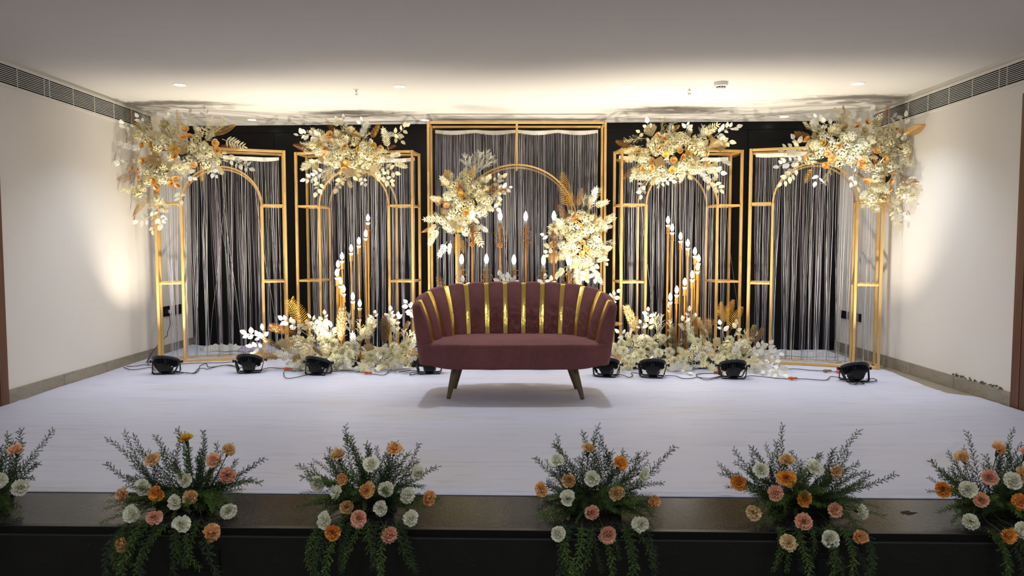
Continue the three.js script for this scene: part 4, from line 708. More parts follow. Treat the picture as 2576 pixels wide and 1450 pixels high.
function bloomGeo(count, petals) {                                    // a domed head of many small florets, radius 1
  const b = new MB();
  for (let k = 0; k < count; k++) {
    const z = 1 - 1.25 * (k + 0.5) / count, a = k * 2.39996 + rr(-0.2, 0.2), r = Math.sqrt(Math.max(0, 1 - z * z)), n = V(r * Math.cos(a), r * Math.sin(a), z).normalize(), o = n.clone().multiplyScalar(rr(0.78, 1.03)), s = V().crossVectors(n, V(rr(-1, 1), rr(-1, 1), rr(-1, 1))).normalize(), u = V().crossVectors(n, s), c = tone(0.9, 1.04); o.z *= 0.85;
    for (let p = 0; p < petals; p++) { const q = p / petals * 6.283 + rnd() * 0.4, d = s.clone().multiplyScalar(Math.cos(q)).addScaledVector(u, Math.sin(q)).addScaledVector(n, 0.35).normalize(); b.blade(o, d, n, rr(0.2, 0.28), (t) => t >= 1 ? 0 : t === 0 ? 0.03 : 0.085, { segs: 2, bend: rr(-0.3, 0.2), c }); }
    if (k % 3 === 0) b.tube([V(0, 0, -0.3), o], 0.018, 3, [0.75, 0.76, 0.6]);
  }
  return b.build();
}
function mumGeo(layers) {                                             // a chrysanthemum: layers of narrow petals
  const b = new MB();
  for (let l = 0; l < layers; l++) { const f = l / (layers - 1), n = Math.round(lerp(26, 8, f)), el = lerp(0.05, 1.35, Math.pow(f, 0.9)); for (let k = 0; k < n; k++) { const a = (k + (l % 2) / 2) / n * 6.283 + rr(-0.06, 0.06), d = V(Math.cos(a) * Math.cos(el), Math.sin(a) * Math.cos(el), Math.sin(el) + rr(-0.08, 0.08)).normalize(), n2 = V(-Math.cos(a) * Math.sin(el), -Math.sin(a) * Math.sin(el), Math.cos(el)).normalize(), c = f > 0.75 ? [0.98, 0.99, 0.84] : tone(0.93, 1.03); b.blade(V(0, 0, 0.06 + 0.1 * f), d, n2, lerp(1, 0.38, f) * rr(0.9, 1.06), (t) => t >= 1 ? 0 : lerp(0.05, 0.13, Math.sin(t * 3)) * lerp(1, 0.7, f), { segs: 3, bend: lerp(0.05, 0.4, f), fold: 0.5, c }); } }
  return b.build();
}
function cupFlower(rows, frill, colors, loose = 0.14) {                             // rose and carnation: rows of broad cupped petals round a heart, radius 1
  const b = new MB();
  rows.forEach(([n, el, len, w, cup], l) => {
    for (let k = 0; k < n; k++) {
      const a = (k + (l % 2) * 0.5) / n * 6.283 + rr(-0.25, 0.25), e = el + rr(-loose, loose), L = len * rr(1 - loose, 1.1), d = V(Math.cos(a) * Math.cos(e), Math.sin(a) * Math.cos(e), Math.sin(e)), n2 = V(-Math.cos(a) * Math.sin(e), -Math.sin(a) * Math.sin(e), Math.cos(e)), s = V().crossVectors(d, n2), segs = 4, cols = frill ? 8 : 6, grid = [], ph = rnd() * 6.3, kk = rr(0.95, 1.03);
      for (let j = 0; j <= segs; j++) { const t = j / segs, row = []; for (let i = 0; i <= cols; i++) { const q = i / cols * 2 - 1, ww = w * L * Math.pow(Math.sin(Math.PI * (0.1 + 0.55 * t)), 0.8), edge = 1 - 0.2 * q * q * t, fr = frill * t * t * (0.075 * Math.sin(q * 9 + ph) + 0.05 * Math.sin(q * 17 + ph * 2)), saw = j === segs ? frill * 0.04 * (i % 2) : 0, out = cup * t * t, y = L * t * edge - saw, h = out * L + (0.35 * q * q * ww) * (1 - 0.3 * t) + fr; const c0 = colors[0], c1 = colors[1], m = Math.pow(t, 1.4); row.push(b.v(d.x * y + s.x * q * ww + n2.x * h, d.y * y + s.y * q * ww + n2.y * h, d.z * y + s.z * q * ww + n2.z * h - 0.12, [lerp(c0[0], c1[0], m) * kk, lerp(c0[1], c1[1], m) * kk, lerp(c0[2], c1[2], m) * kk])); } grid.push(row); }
      for (let j = 0; j < segs; j++) for (let i = 0; i < cols; i++) b.q(grid[j][i], grid[j][i + 1], grid[j + 1][i + 1], grid[j + 1][i]);
    }
  });
  return b.build();
}
const T = {
  gold: [fernGeo(17, 0.22, 0.0105, 0.16), fernGeo(18, 0.21, 0.01, -0.1, 0.4), fernGeo(15, 0.24, 0.011, 0.05)],
  bronze: [fernGeo(16, 0.21, 0.0105, 0.18, 0.45), fernGeo(17, 0.19, 0.01, 0.08)],
  frond: [frondGeo(8, 0.27, 0.036, 0.12), frondGeo(7, 0.3, 0.042, -0.08), frondGeo(10, 0.25, 0.03, 0.18), frondGeo(9, 0.3, 0.028, 0)],
  spray: [sprayGeo(30, 17), sprayGeo(26, 18), sprayGeo(34, 14)],
  palm: [palmGeo(13, 0.75), palmGeo(11, 0.55)], lace: [laceGeo()], pampas: [pampasGeo(1250, 0.08), pampasGeo(1150, -0.1)],
  bloom: [bloomGeo(60, 5), bloomGeo(48, 5), bloomGeo(70, 4)], mum: [mumGeo(5), mumGeo(6)],
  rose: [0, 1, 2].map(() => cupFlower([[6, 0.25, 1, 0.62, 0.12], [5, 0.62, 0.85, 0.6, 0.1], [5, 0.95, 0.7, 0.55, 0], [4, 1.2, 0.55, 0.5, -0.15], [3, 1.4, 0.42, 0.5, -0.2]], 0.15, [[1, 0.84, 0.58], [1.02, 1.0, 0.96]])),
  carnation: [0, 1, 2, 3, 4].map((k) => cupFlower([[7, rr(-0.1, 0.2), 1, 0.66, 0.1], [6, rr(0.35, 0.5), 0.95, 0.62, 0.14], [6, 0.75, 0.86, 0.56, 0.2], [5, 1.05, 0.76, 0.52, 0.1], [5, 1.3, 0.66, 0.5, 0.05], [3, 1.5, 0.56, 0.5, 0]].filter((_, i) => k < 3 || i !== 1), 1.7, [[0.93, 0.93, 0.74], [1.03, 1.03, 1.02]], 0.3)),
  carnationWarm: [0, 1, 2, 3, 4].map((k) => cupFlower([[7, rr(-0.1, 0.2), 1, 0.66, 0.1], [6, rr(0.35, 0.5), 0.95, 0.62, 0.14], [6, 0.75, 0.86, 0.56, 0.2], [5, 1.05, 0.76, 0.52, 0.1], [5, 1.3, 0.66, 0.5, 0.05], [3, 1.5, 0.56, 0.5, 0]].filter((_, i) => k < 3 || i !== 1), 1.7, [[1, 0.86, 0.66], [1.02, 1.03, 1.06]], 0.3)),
};
function leafGeo(len, wid, fold, bend) { const b = new MB(); b.tube([V(0, -0.012, 0), V(0, 0.004, 0)], 0.0011, 4); b.blade(V(0, 0, 0), V(0, 1, 0), V(0, 0, 1), len, leafW(wid, 0.4), { segs: 6, bend, fold, c: [0.97, 0.97, 0.97] }); return b.build(); }
const LEAVES = [leafGeo(0.07, 0.022, 0.18, 0.1), leafGeo(0.064, 0.024, 0.1, -0.12), leafGeo(0.058, 0.019, 0.25, 0.18)];
const aim = (d, face = V(0, 0, 1), twist = 0) => { const y = d.clone().normalize(), x = V().crossVectors(y, face); if (x.lengthSq() < 0.01) x.set(1, 0, 0); x.normalize(); const z = V().crossVectors(x, y), q = new THREE.Quaternion().setFromRotationMatrix(new THREE.Matrix4().makeBasis(x, y, z)); return q.multiply(new THREE.Quaternion().setFromAxisAngle(V(0, 1, 0), twist)); };
function leafBranch(parent, a, b, material) {                         // a curved stem; every leaf is a mesh of its own
  const d = b.clone().sub(a), L = Math.max(0.05, d.length()), side = V().crossVectors(d, V(0, 0, 1)).normalize(), sw = rr(-0.12, 0.12) * L, back = a.clone().addScaledVector(d, -0.35);
  const pts = []; for (let k = 0; k <= 8; k++) { const t = k / 8; pts.push(a.clone().addScaledVector(d, t * 0.88).addScaledVector(side, sw * Math.sin(t * 3.14)).sub(a)); }
  const m = part('leaf_branch', new MB().tube([back.sub(a), ...pts], (t) => lerp(0.0024, 0.0012, t), 5).build(), M.stem, parent, a), n = clamp(Math.round(L / 0.026), 4, 12);
  for (let k = 0; k < n; k++) { const t = n === 1 ? 1 : k / (n - 1), p = pts[Math.round(t * 8)].clone(), s = k === n - 1 ? 0 : k % 2 ? 1 : -1, dir = d.clone().normalize().multiplyScalar(s ? rr(0.45, 0.8) : 1).addScaledVector(side, s * rr(0.6, 0.95)).add(V(0, 0, rr(-0.15, 0.35))).normalize(); if (t < 0.1) continue; const leaf = part('leaf', pick(LEAVES), material, m, p.addScaledVector(dir, 0.014), aim(dir, V(rr(-0.5, 0.5), rr(-0.4, 0.6), 1).normalize())); leaf.scale.setScalar(rr(0.78, 1.1)); }
  return m;
}
function sprig(name, kind, material, parent, a, b, minL = 0.08) { const d = b.clone().sub(a), L = Math.max(minL, d.length()); const m = part(name, pick(T[kind]), material, parent, a, aim(d, V(rr(-0.35, 0.35), rr(-0.2, 0.4), 1).normalize())); m.scale.setScalar(L * 1.08); return m; }
const facing = (v) => new THREE.Quaternion().setFromUnitVectors(V(0, 0, 1), v.clone().normalize()).multiply(new THREE.Quaternion().setFromAxisAngle(V(0, 0, 1), rnd() * 6.28));
function bouquet(key, name, label, category, group, core) {
  const D = BOUQUET_PARTS[key], t = thing(name, label, category, D.at, 0, group), cm = (e, i = 0) => V(e[i], e[i + 1], e[i + 2]).multiplyScalar(0.01), floor = D.at[1] === 0;
  const each = (k, f) => (D[k] ?? []).forEach((e) => f(cm(e), e.length > 3 ? cm(e, 3) : null));
  // dark mounts that hold the stems
  for (const [x, y, z, r] of core) { const b = new MB(), g = new THREE.IcosahedronGeometry(1, 3), p = g.attributes.position; for (let i = 0; i < p.count; i++) { const k = 0.85 + 0.3 * fbm(p.getX(i) * 3 + 5, p.getY(i) * 3 + p.getZ(i) * 2, 2); p.setXYZ(i, p.getX(i) * k, p.getY(i) * k, p.getZ(i) * k); } b.geo(g, new THREE.Matrix4().makeScale(r, r * 0.75, r * 0.6)); part('foam_block', b.build(), M.foam, t, [x, y, z]); }
  each('bloom', (p) => { const m = part('flower_cluster', pick(T.bloom), pick([P.cream, P.ivory, P.ivory]), t, p, facing(V(p.x * 1.2 + rr(-0.2, 0.2), (floor ? 0.3 : p.y * 1.2) + rr(-0.2, 0.2), 0.45))); m.scale.setScalar(rr(0.052, 0.07)); });
  each('mum', (p) => { const m = part('chrysanthemum', pick(T.mum), P.mum, t, p, facing(V(rr(-0.5, 0.5), rr(0, 0.7), 1))); m.scale.setScalar(rr(0.05, 0.064)); if (rnd() < 0.5) for (const s of [-1, 1]) { const l = part('green_leaf', LEAVES[2], P.greenLeaf, t, V(p.x + s * 0.03, Math.max(0.02, p.y - 0.03), p.z - 0.015), aim(V(s, rr(-0.4, 0.6), 0.3))); l.scale.setScalar(1.1); } });
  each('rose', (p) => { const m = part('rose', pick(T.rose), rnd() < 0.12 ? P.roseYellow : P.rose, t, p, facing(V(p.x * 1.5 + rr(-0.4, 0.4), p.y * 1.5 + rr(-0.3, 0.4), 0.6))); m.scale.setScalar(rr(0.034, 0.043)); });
  each('gold', (a, b) => sprig('gold_fern', 'gold', P.goldFern, t, a, b)); each('bronze', (a, b) => sprig('bronze_fern', 'bronze', P.bronzeFern, t, a, b));
  each('lace', (a, b) => sprig('lace_leaf', 'lace', P.lace, t, a, b)); each('palm', (a, b) => sprig('palm_fan', 'palm', rnd() < 0.5 ? P.palm : P.paleTan, t, a, b, 0.11));
  each('pampas', (a, b) => sprig('pampas_plume', 'pampas', rnd() < 0.5 ? P.pampas : P.pampasDark, t, a, b));
  each('branch', (a, b) => leafBranch(t, a, b, rnd() < 0.72 ? P.whiteLeaf : P.creamLeaf));
  each('frond', (a, b) => sprig('cream_frond', 'frond', pick([P.cream, P.whiteLeaf, P.creamLeaf]), t, a, b, 0.13)); each('spray', (a, b) => sprig('dried_spray', 'spray', pick(key === 'C1' ? [P.whiteLeaf] : [P.cream, P.ivory, P.whiteLeaf]), t, a, b, 0.16));
  // the body of the arrangement: cream sprigs between the larger flowers
  const B = D.bloom ?? [], Mm = D.mum ?? [], src = [...B, ...Mm];
  if (src.length > 4) {
    for (let k = 0; k < (floor ? 90 : key[0] === 'T' && B.length > 32 ? 130 : 95); k++) {
      const e = pick(src), p = cm(e).add(V(rr(-0.07, 0.07), rr(-0.05, 0.06), rr(-0.09, -0.02))); if (floor) p.y = Math.max(0.03, p.y - 0.02);
      const c = floor ? V(p.x * 0.25 + rr(-0.6, 0.6), rr(-0.35, 0.7), rr(0.1, 0.9)) : V(p.x * 2 + rr(-0.5, 0.5), p.y * 2 + rr(-0.5, 0.5), rr(0.1, 0.8)), d = c.normalize(), kind = rnd(), L = rr(0.1, 0.16); if (floor && p.y + d.y * L < 0.012) d.y = Math.max(d.y, (0.015 - p.y) / L);
      if (kind < 0.42) sprig('cream_frond', 'frond', pick([P.cream, P.ivory, P.creamLeaf]), t, p, p.clone().addScaledVector(d, L)); else if (kind < 0.8) sprig('dried_spray', 'spray', pick([P.cream, P.ivory, P.whiteLeaf]), t, p, p.clone().addScaledVector(d, L)); else if (kind < 0.86) sprig('palm_fan', 'palm', pick([P.palm, P.paleTan]), t, p, p.clone().addScaledVector(d, L * 0.8)); else { const m = part('flower_cluster', pick(T.bloom), pick([P.cream, P.ivory]), t, p, facing(d)); m.scale.setScalar(rr(0.04, 0.055)); }
    }
  }
  if (Mm.length) { // the skirt of leaves lying on the floor in front
    const xs = Mm.map((e) => e[0] * 0.01), x0 = Math.min(...xs) - 0.12, x1 = Math.max(...xs) + 0.1;
    for (let k = 0; k < 46; k++) { const x = lerp(x0, x1, (k + rnd()) / 46), p = V(x, rr(0.035, 0.09), rr(0.06, 0.2)), d = V(rr(-0.9, 0.9), rr(-0.25, 0.5), rr(0.2, 1)).normalize(), L = rr(0.11, 0.18), kind = rnd(); if (p.y + d.y * L < 0.015) d.y = (0.018 - p.y) / L; const q = p.clone().addScaledVector(d, L); if (kind < 0.5) sprig('cream_frond', 'frond', pick([P.cream, P.whiteLeaf, P.creamLeaf]), t, p, q); else if (kind < 0.7) leafBranch(t, p, q, pick([P.whiteLeaf, P.creamLeaf])); else sprig('dried_spray', 'spray', pick([P.cream, P.ivory]), t, p, q); }
  }
  return t;
}
bouquet('T1', 'frame_bouquet', 'large cream and peach flower cluster on the far left arch frame, trailing down its side', 'flower arrangement', 'flower clusters on the frame tops', [[0.1, 0.02, 0, 0.1], [-0.2, -0.12, 0, 0.1], [0.38, 0.02, -0.02, 0.07]]);
bouquet('T2', 'frame_bouquet', 'cream and peach flower cluster on the arch frame left of the centre', 'flower arrangement', 'flower clusters on the frame tops', [[0, 0, 0, 0.1], [-0.2, 0, 0, 0.08], [0.2, 0, 0, 0.08]]);
bouquet('T3', 'frame_bouquet', 'cream and orange flower cluster on the arch frame right of the centre', 'flower arrangement', 'flower clusters on the frame tops', [[0, 0, 0, 0.1], [-0.2, 0, 0, 0.08], [0.2, 0, 0, 0.08]]);
bouquet('T4', 'frame_bouquet', 'large cream and orange flower cluster on the far right arch frame, trailing down the corner', 'flower arrangement', 'flower clusters on the frame tops', [[-0.1, 0.03, 0, 0.1], [0.2, 0.0, 0, 0.1], [0.24, -0.2, 0, 0.08], [-0.36, 0, -0.02, 0.07]]);
bouquet('C1', 'arch_bouquet', 'cream flower cluster with white feathery top on the left leg of the round arch', 'flower arrangement', 'flower clusters on the round arch', [[0, 0, 0.02, 0.13], [-0.02, -0.15, 0.02, 0.12], [0.06, 0.12, 0.02, 0.11]]);
bouquet('C2', 'arch_bouquet', 'cream flower cluster with tall gold ferns on the right leg of the round arch', 'flower arrangement', 'flower clusters on the round arch', [[0, 0, 0.02, 0.13], [0, -0.17, 0.02, 0.12], [0.03, 0.15, 0.02, 0.1]]);
bouquet('B1', 'floor_bouquet', 'bank of white flowers, pampas and gold ferns on the floor left of the sofa', 'flower arrangement', 'flower banks on the floor', [[-0.3, 0.05, -0.1, 0.1], [0.05, 0.06, -0.1, 0.11], [0.4, 0.06, -0.1, 0.11], [0.7, 0.05, -0.1, 0.1]]);
bouquet('B2', 'floor_bouquet', 'bank of white flowers, pampas and gold ferns on the floor right of the sofa', 'flower arrangement', 'flower banks on the floor', [[-0.55, 0.05, -0.1, 0.1], [-0.2, 0.06, -0.1, 0.11], [0.15, 0.06, -0.1, 0.11], [0.45, 0.05, -0.1, 0.1]]);
bouquet('B3', 'floor_bouquet', 'pale leaf branches and a pampas plume rising behind the sofa back', 'flower arrangement', 'flower banks on the floor', [[-0.2, 0.07, 0, 0.12], [0.3, 0.07, 0, 0.12]]);

// ---------------------------------------------------------------- carnations and asparagus fern along the stage edge
function asparagus(len, droop, dense) {                               // a fine fern frond: side twigs set with short needles
  const b = new MB(), pts = []; let p = V(0, 0, 0), ang = 0; const n = 16;
  for (let k = 0; k <= n; k++) { pts.push(p.clone()); ang += droop / n * (0.4 + 1.2 * k / n); p = p.clone().add(V(rr(-0.03, 0.03), Math.cos(ang), Math.sin(ang)).multiplyScalar(len / n)); }
  b.tube(pts, (t) => lerp(0.0016, 0.0006, t), 4, [0.75, 0.72, 0.55]);
  const twigs = Math.round(len * dense), side0 = rnd() * 6;
  for (let k = 0; k < twigs; k++) {
    const t = 0.12 + 0.88 * k / twigs, i = Math.min(n - 1, Math.floor(t * n)), o = pts[i].clone().lerp(pts[i + 1], t * n - i), ax = pts[i + 1].clone().sub(pts[i]).normalize(), a = side0 + k * 2.4, u = V(1, 0, 0).sub(ax.clone().multiplyScalar(ax.x)).normalize(), w = V().crossVectors(ax, u), d = ax.clone().multiplyScalar(0.7).addScaledVector(u, Math.cos(a) * 0.9).addScaledVector(w, Math.sin(a) * 0.75).normalize(), l = rr(0.012, 0.042) * (1 - 0.55 * t) + 0.008, c = tone(0.72, 1.15);
    const m = Math.round(l / 0.0013);
    for (let q = 1; q <= m; q++) { const f = q / m, e = o.clone().addScaledVector(d, l * f), nd = d.clone().multiplyScalar(0.75).add(V(rr(-1, 1), rr(-1, 1), rr(-1, 1)).multiplyScalar(0.75)).normalize(), s = V().crossVectors(nd, V(rr(-1, 1), rr(-1, 1), rr(-1, 1))).normalize().multiplyScalar(0.0014), L = rr(0.008, 0.014), tip = e.clone().addScaledVector(nd, L); b.f(b.v(e.x - s.x, e.y - s.y, e.z - s.z, c), b.v(e.x + s.x, e.y + s.y, e.z + s.z, c), b.v(tip.x, tip.y, tip.z, c)); }
    const e = o.clone().addScaledVector(d, l), s = V().crossVectors(d, V(0.3, 0.5, 1)).normalize().multiplyScalar(0.0006), v = [[o, 1], [o, -1], [e, -1], [e, 1]].map(([z, g]) => b.v(z.x + s.x * g, z.y + s.y * g, z.z + s.z * g, [0.8, 0.75, 0.6])); b.q(...v);
  }
  return b.build();
}
const FERN_UP = [asparagus(0.4, 0.5, 150), asparagus(0.34, 0.9, 160), asparagus(0.46, 0.3, 130), asparagus(0.3, -0.4, 160)], FERN_HANG = [asparagus(0.42, 2.2, 150), asparagus(0.36, 2.5, 150), asparagus(0.46, 2.0, 140)];
const calyxGeo = lathe([[0, -0.034], [0.004, -0.034], [0.0065, -0.022], [0.008, -0.006], [0.011, 0.002], [0, 0.002]], 10);
function edgeBouquet(key, label, left = -1, right = 1) {
  const D = CARNATIONS[key], t = thing('edge_bouquet', label, 'flower arrangement', [D.at[0], 0.001, D.at[2]], 0, 'carnation arrangements along the stage edge');
  part('tray', joined([moved(box(0.24, 0.012, 0.1, 0.004), 0, 0.006, 0), moved(box(0.24, 0.035, 0.006, 0.002), 0, 0.0175, 0.05), moved(box(0.24, 0.035, 0.006, 0.002), 0, 0.0175, -0.05)]), M.basket, t);
  part('foam_block', box(0.22, 0.075, 0.088, 0.01), M.greenStem, t, [0, 0.05, 0]);
  const front = edgeZ(D.at[0]) - D.at[2];                             // how far the stage edge lies in front of the tray
  for (let k = 0; k < 54; k++) { const a = rr(-1.4, 1.4) * (k % 3 ? 1 : 0.6), o = V(Math.sin(a) * 0.09 + rr(-0.05, 0.05), 0.05, rr(-0.04, 0.03)), d = V(Math.sin(a), Math.cos(a) + 0.1, rr(-0.35, 0.4)).normalize(); if ((d.x < 0 && o.x + d.x < left * 0.6 - 0.4) || (d.x > 0 && o.x + d.x > right * 0.6 + 0.4)) continue; const m = part('fern_frond', FERN_UP[k % 4], P.fern[k % 3], t, o, aim(d, V(rr(-1, 1), 0, rr(0.2, 1)).normalize(), rr(-2, 2))); m.scale.setScalar(lerp(0.76, 0.74, Math.abs(a) / 1.5) * rr(0.6, 1.14)); }
  for (let k = 0; k < 64; k++) { const a = rr(-1.5, 1.5), o = V(Math.sin(a) * 0.08, rr(0.02, 0.1), rr(0, 0.06)), d = V(Math.sin(a) * 1.1, Math.cos(a) * rr(0.15, 0.9) - 0.1, rr(0.25, 1)).normalize(), m = part('fern_frond', FERN_UP[(k + 1) % 4], P.fern[k % 4], t, o, aim(d, V(rr(-0.4, 0.4), -1, 0.3).normalize(), rr(-1.2, 1.2))); m.scale.setScalar(rr(0.36, 0.66)); }
  for (let k = 0; k < 12; k++) { const x = lerp(-0.27, 0.27, (k + rr(0, 1)) / 12), o = V(x * 0.7, rr(0.005, 0.02), front - rr(0.02, 0.05)), d = V(x * 0.9 + rr(-0.15, 0.15), rr(0.0, 0.12), 1).normalize(), m = part('fern_frond', FERN_HANG[k % 3], P.fern[k % 3 ? k % 3 : 3], t, o, aim(d, V(rr(-0.25, 0.25), -1, 0).normalize(), rr(-0.3, 0.3))); m.scale.setScalar(rr(0.55, 0.95)); }
  for (const [color, mat] of Object.entries(P.carnation)) for (const e of D[color] ?? []) {
    const p = V(e[0] * 0.992, e[1], e[2] + 25).multiplyScalar(0.001), high = smooth(0.2, 0.36, p.y), root = V(p.x * 0.3, 0.05, 0.0), out = V(p.x * 2.2 + rr(-0.35, 0.35), lerp(0.1, 1.9, high) + rr(-0.15, 0.35), lerp(1, 0.45, high)).normalize(), warm = color !== 'white' && color !== 'pink';
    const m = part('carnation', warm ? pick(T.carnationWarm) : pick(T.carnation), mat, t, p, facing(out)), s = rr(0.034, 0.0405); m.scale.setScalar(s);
    const c = part('calyx', calyxGeo, M.greenStem, m, [0, 0, -0.1], [Math.PI / 2, 0, 0]); c.scale.setScalar(1 / s * 1.1);
    const r = m.worldToLocal ? root.clone().sub(p).applyQuaternion(m.quaternion.clone().invert()).multiplyScalar(1 / s) : root, mid = V(0, 0, r.length() * -0.45);
    part('stem', new MB().tube(curve([V(0, 0, -0.6), mid.lerp(r, 0.35), r], 8), 0.0019 / s, 6).build(), M.greenStem, m);
  }
}
edgeBouquet('A', 'carnation arrangement cut off at the left, a peach bloom on its top');
edgeBouquet('B', 'carnation arrangement with one tall yellow bloom standing high above the rest');
edgeBouquet('C', 'carnation arrangement left of the sofa legs, with two pink blooms low in front');
edgeBouquet('D', 'carnation arrangement right of the middle, pink blooms between two low white ones');
edgeBouquet('E', 'carnation arrangement above the black double socket, with a cream bloom hanging low');
edgeBouquet('G', 'carnation arrangement at the right edge of the photo, beside a dark scorch on the granite');

// ---------------------------------------------------------------- cables, sockets and small things
function cableThing(label, runs, plugs = []) {
  const t = thing('cable', label, 'cable');
  for (const [line, mat, lift] of runs) {
    const pts = line.split(' ').map((s) => { const [x, z] = s.split(',').map(Number); return V(clamp(x, LEFT + 0.02, RIGHT - 0.02), 0.017, z); });
    if (lift) pts.forEach((p, k) => { p.y += lift * Math.sin(Math.PI * k / (pts.length - 1)); });
    part('wire', new MB().tube(curve(pts, pts.length * 8), 0.0036, 6).build(), mat, t);
  }
  for (const [x, z, turn, mat] of plugs) { const g = joined([moved(box(0.085, 0.02, 0.024, 0.006), 0, 0, 0), moved(box(0.03, 0.026, 0.03, 0.006), -0.012, 0, 0)]); part('taped_joint', g, mat, t, [x, 0.024, z], [0, turn, 0]); }
}
const CB = M.cable, CR = M.cableRed;
cableThing('dark red cable pair from the left wall to the first flood light', [['-3.93,-7.229 -3.847,-7.253 -3.80,-7.33 -3.713,-7.301 -3.50,-6.98', CR], ['-3.93,-7.181 -3.755,-7.032 -3.65,-7.16 -3.50,-6.95', CR], ['-3.74,-7.30 -3.80,-7.44 -3.70,-7.5 -3.58,-7.2', CB, 0.05]]);
cableThing('black twin cable looping between the two left flood lights', [['-3.40,-6.90 -3.203,-6.802 -3.167,-6.866 -3.066,-6.83 -3.082,-6.962 -3.2,-7.3 -3.19,-7.40 -3.054,-7.181 -2.949,-7.301 -2.72,-7.10', CB], ['-3.40,-7.05 -3.186,-6.875 -3.077,-6.845 -3.13,-7.088 -3.09,-7.12 -3.04,-7.066 -2.994,-7.253 -2.924,-7.311 -2.72,-7.15', CB]]);
cableThing('black cable lying along the base rail of the far left frame', [['-3.45,-7.36 -3.33,-7.43 -3.2,-7.45 -3.02,-7.47 -2.92,-7.56 -2.80,-7.66', CB]]);
cableThing('black cable with an orange taped joint and a large loop before the left floor flowers', [['-2.48,-7.05 -2.44,-7.15 -2.261,-7.088 -2.222,-7.1 -2.141,-7.05 -1.95,-6.95', CB], ['-2.12,-6.953 -2.223,-6.98 -2.182,-6.781 -2.073,-6.567 -1.995,-6.66 -1.9,-6.9', CB]], [[-2.232, -7.06, 0.5, M.orange]]);
cableThing('black cable with an orange taped joint just left of the sofa', [['-1.78,-6.92 -1.591,-6.98 -1.408,-6.845 -1.224,-6.739 -1.211,-6.99 -1.2,-7.05', CB], ['-1.1,-6.9 -1.0,-6.98 -0.9,-6.95', CB], ['-0.9,-6.86 -0.96,-6.739 -0.979,-6.85 -0.908,-6.93', CB]], [[-1.389, -6.83, -0.35, M.orange]]);
cableThing('black cable curled on the floor just right of the sofa', [['0.98,-6.78 1.05,-6.74 1.093,-6.62 1.14,-6.70 1.16,-6.86 1.26,-6.78', CB]]);
cableThing('black cables with an orange joint between the two middle right flood lights', [['1.45,-6.72 1.541,-6.688 1.583,-6.563 1.651,-6.563 1.737,-6.649 1.764,-6.78 1.864,-6.82 1.969,-6.83 2.016,-6.75', CB], ['1.734,-6.637 1.779,-6.499 1.881,-6.563 1.96,-6.66', CB], ['1.74,-6.62 1.82,-6.57 1.90,-6.62 1.96,-6.68', CB]], [[1.993, -6.85, -0.1, M.orange]]);
cableThing('black cable with an orange speckled joint running to the far right flood light', [['2.18,-6.66 2.26,-6.70 2.369,-6.64 2.522,-6.538 2.588,-6.538 2.704,-6.538 2.86,-6.479 3.0,-6.66 3.05,-6.62 3.1,-6.53', CB]], [[2.588, -6.535, 0.05, M.orange]]);
cableThing('black cable with brown taped joint before the far right frame', [['2.72,-7.05 2.82,-7.08 2.95,-7.0 3.1,-6.94 3.21,-6.88', CB]], [[3.08, -6.935, 0.2, M.tapeBrown], [3.18, -6.885, 0.2, M.orange]]);
cableThing('coiled black cable ends in front of the far right flood light', [['3.08,-6.46 3.02,-6.34 3.03,-6.27 3.085,-6.33 3.1,-6.44', CB], ['3.17,-6.44 3.23,-6.4 3.33,-6.47 3.34,-6.56 3.26,-6.53', CB], ['3.05,-6.40 3.07,-6.30 3.13,-6.30 3.14,-6.42', CB]]);
cableThing('thin black lead hanging from the left wall socket to the floor', [['-3.9,-7.62 -3.86,-7.5 -3.8,-7.46', CB]]);
{ const t = scene.children[scene.children.length - 1]; part('wire', new MB().tube(curve([V(LEFT + 0.016, 0.49, -8.2), V(LEFT + 0.03, 0.42, -8.18), V(LEFT + 0.02, 0.33, -8.2), V(LEFT + 0.04, 0.26, -8.1), V(LEFT + 0.02, 0.22, -8.14), V(LEFT + 0.03, 0.19, -8.0), V(LEFT + 0.03, 0.1, -7.8), V(LEFT + 0.05, 0.02, -7.62)], 40), 0.0034, 6).build(), CB, t); }

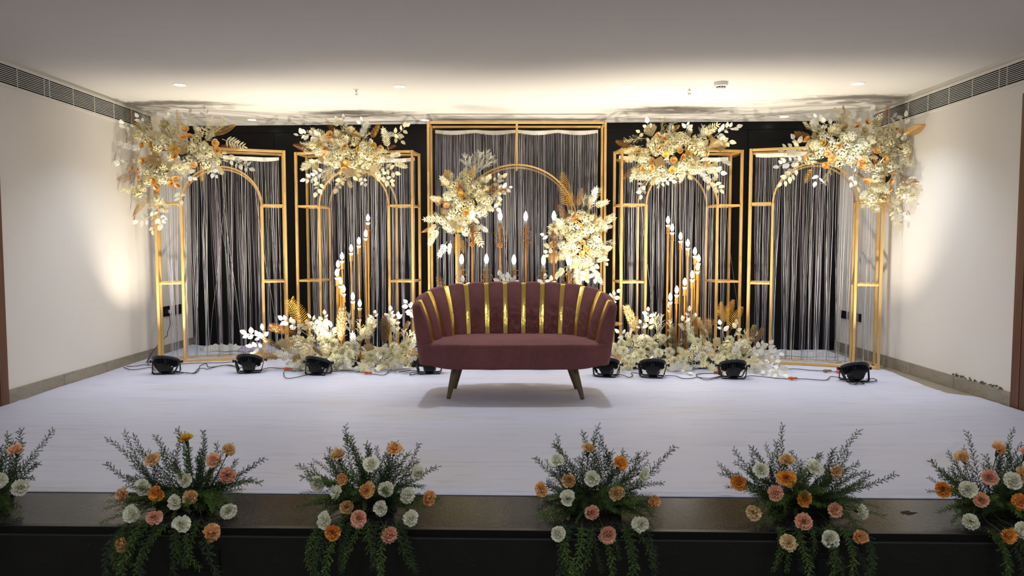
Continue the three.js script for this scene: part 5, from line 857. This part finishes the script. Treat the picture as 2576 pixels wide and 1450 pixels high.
function wallSocket(label, x, y, z, w, h, dir) {
  const t = thing('wall_socket', label, 'wall socket', [x, y, z]);
  part('plate', box(0.01, h, w, 0.002), M.blackPlastic, t, [dir * 0.005, 0, 0]);
  for (const s of [-1, 1]) { part('outlet', box(0.004, h * 0.62, w * 0.4, 0.0015), M.casting, t, [dir * 0.011, 0, s * w * 0.22]); for (const [a, b] of [[0.16, 0], [-0.1, 0.08], [-0.1, -0.08]]) part('hole', box(0.002, h * 0.1, w * 0.04, 0.0005), M.dark, t, [dir * 0.0135, h * a, s * w * 0.22 + w * b]); }
}
wallSocket('black wall socket low on the left wall with a white plug and lead', LEFT, 0.495, -8.19, 0.2, 0.115, 1);
wallSocket('black wall socket low on the left wall, the one nearer the back corner', LEFT, 0.492, -8.45, 0.15, 0.115, 1);
wallSocket('black wall socket low on the right wall, nearer the back corner', RIGHT, 0.445, -8.26, 0.2, 0.09, -1);
wallSocket('black wall socket low on the right wall beside the far right frame', RIGHT, 0.445, -7.98, 0.22, 0.09, -1);
{ const t = thing('plug', 'white plug in the left wall socket', 'plug', [LEFT + 0.0125, 0.49, -8.2]); part('body', box(0.024, 0.036, 0.036, 0.006), M.white, t, [0.012, 0, 0]); part('strain_relief', new THREE.CylinderGeometry(0.005, 0.004, 0.02, 10), M.white, t, [0.012, -0.026, 0]); }
function stageSocket(label, x, w) {
  const h = 0.098, zf = edgeZ(x) + 0.0385, t = thing('stage_socket', label, 'floor socket', [x, -0.132, zf], -EDGE);
  part('plate', box(w, h, 0.012, 0.002), M.blackPlastic, t, [0, 0, 0.006]);
  for (const [a, b] of [[-0.28, 0.14], [-0.03, 0.34]]) { const cx = (a + b) / 2 * w - w * 0.0 + (a < -0.1 ? 0 : w * 0.17), ww = w * 0.24; part('outlet', box(ww, h * 0.5, 0.005, 0.001), M.casting, t, [cx - w * 0.08, -0.004, 0.013]); for (const [q, e, hh] of [[0, 0.25, 0.09], [-0.22, -0.22, 0.06], [0.22, -0.22, 0.06]]) part('hole', box(0.006, h * hh, 0.002, 0.0005), M.dark, t, [cx - w * 0.08 + q * ww, h * e * 0.7 - 0.004, 0.016]); }
  part('rim', box(w * 0.62, 0.0016, 0.004, 0.0005), M.castingEdge, t, [0.005, h * 0.25, 0.014]); part('rim', box(w * 0.97, 0.0016, 0.004, 0.0005), M.castingEdge, t, [0, h * 0.49, 0.012]);
}
stageSocket('black double socket in the stage front below a low cream carnation', 1.29, 0.225);
stageSocket('black socket in the stage front below the tall yellow carnation', -1.39, 0.205);

scene.traverse((o) => { if (o.isMesh) { o.castShadow = true; o.receiveShadow = true; } if (o.isLight && o.shadow) o.castShadow = true; });
renderer.render(scene, camera);
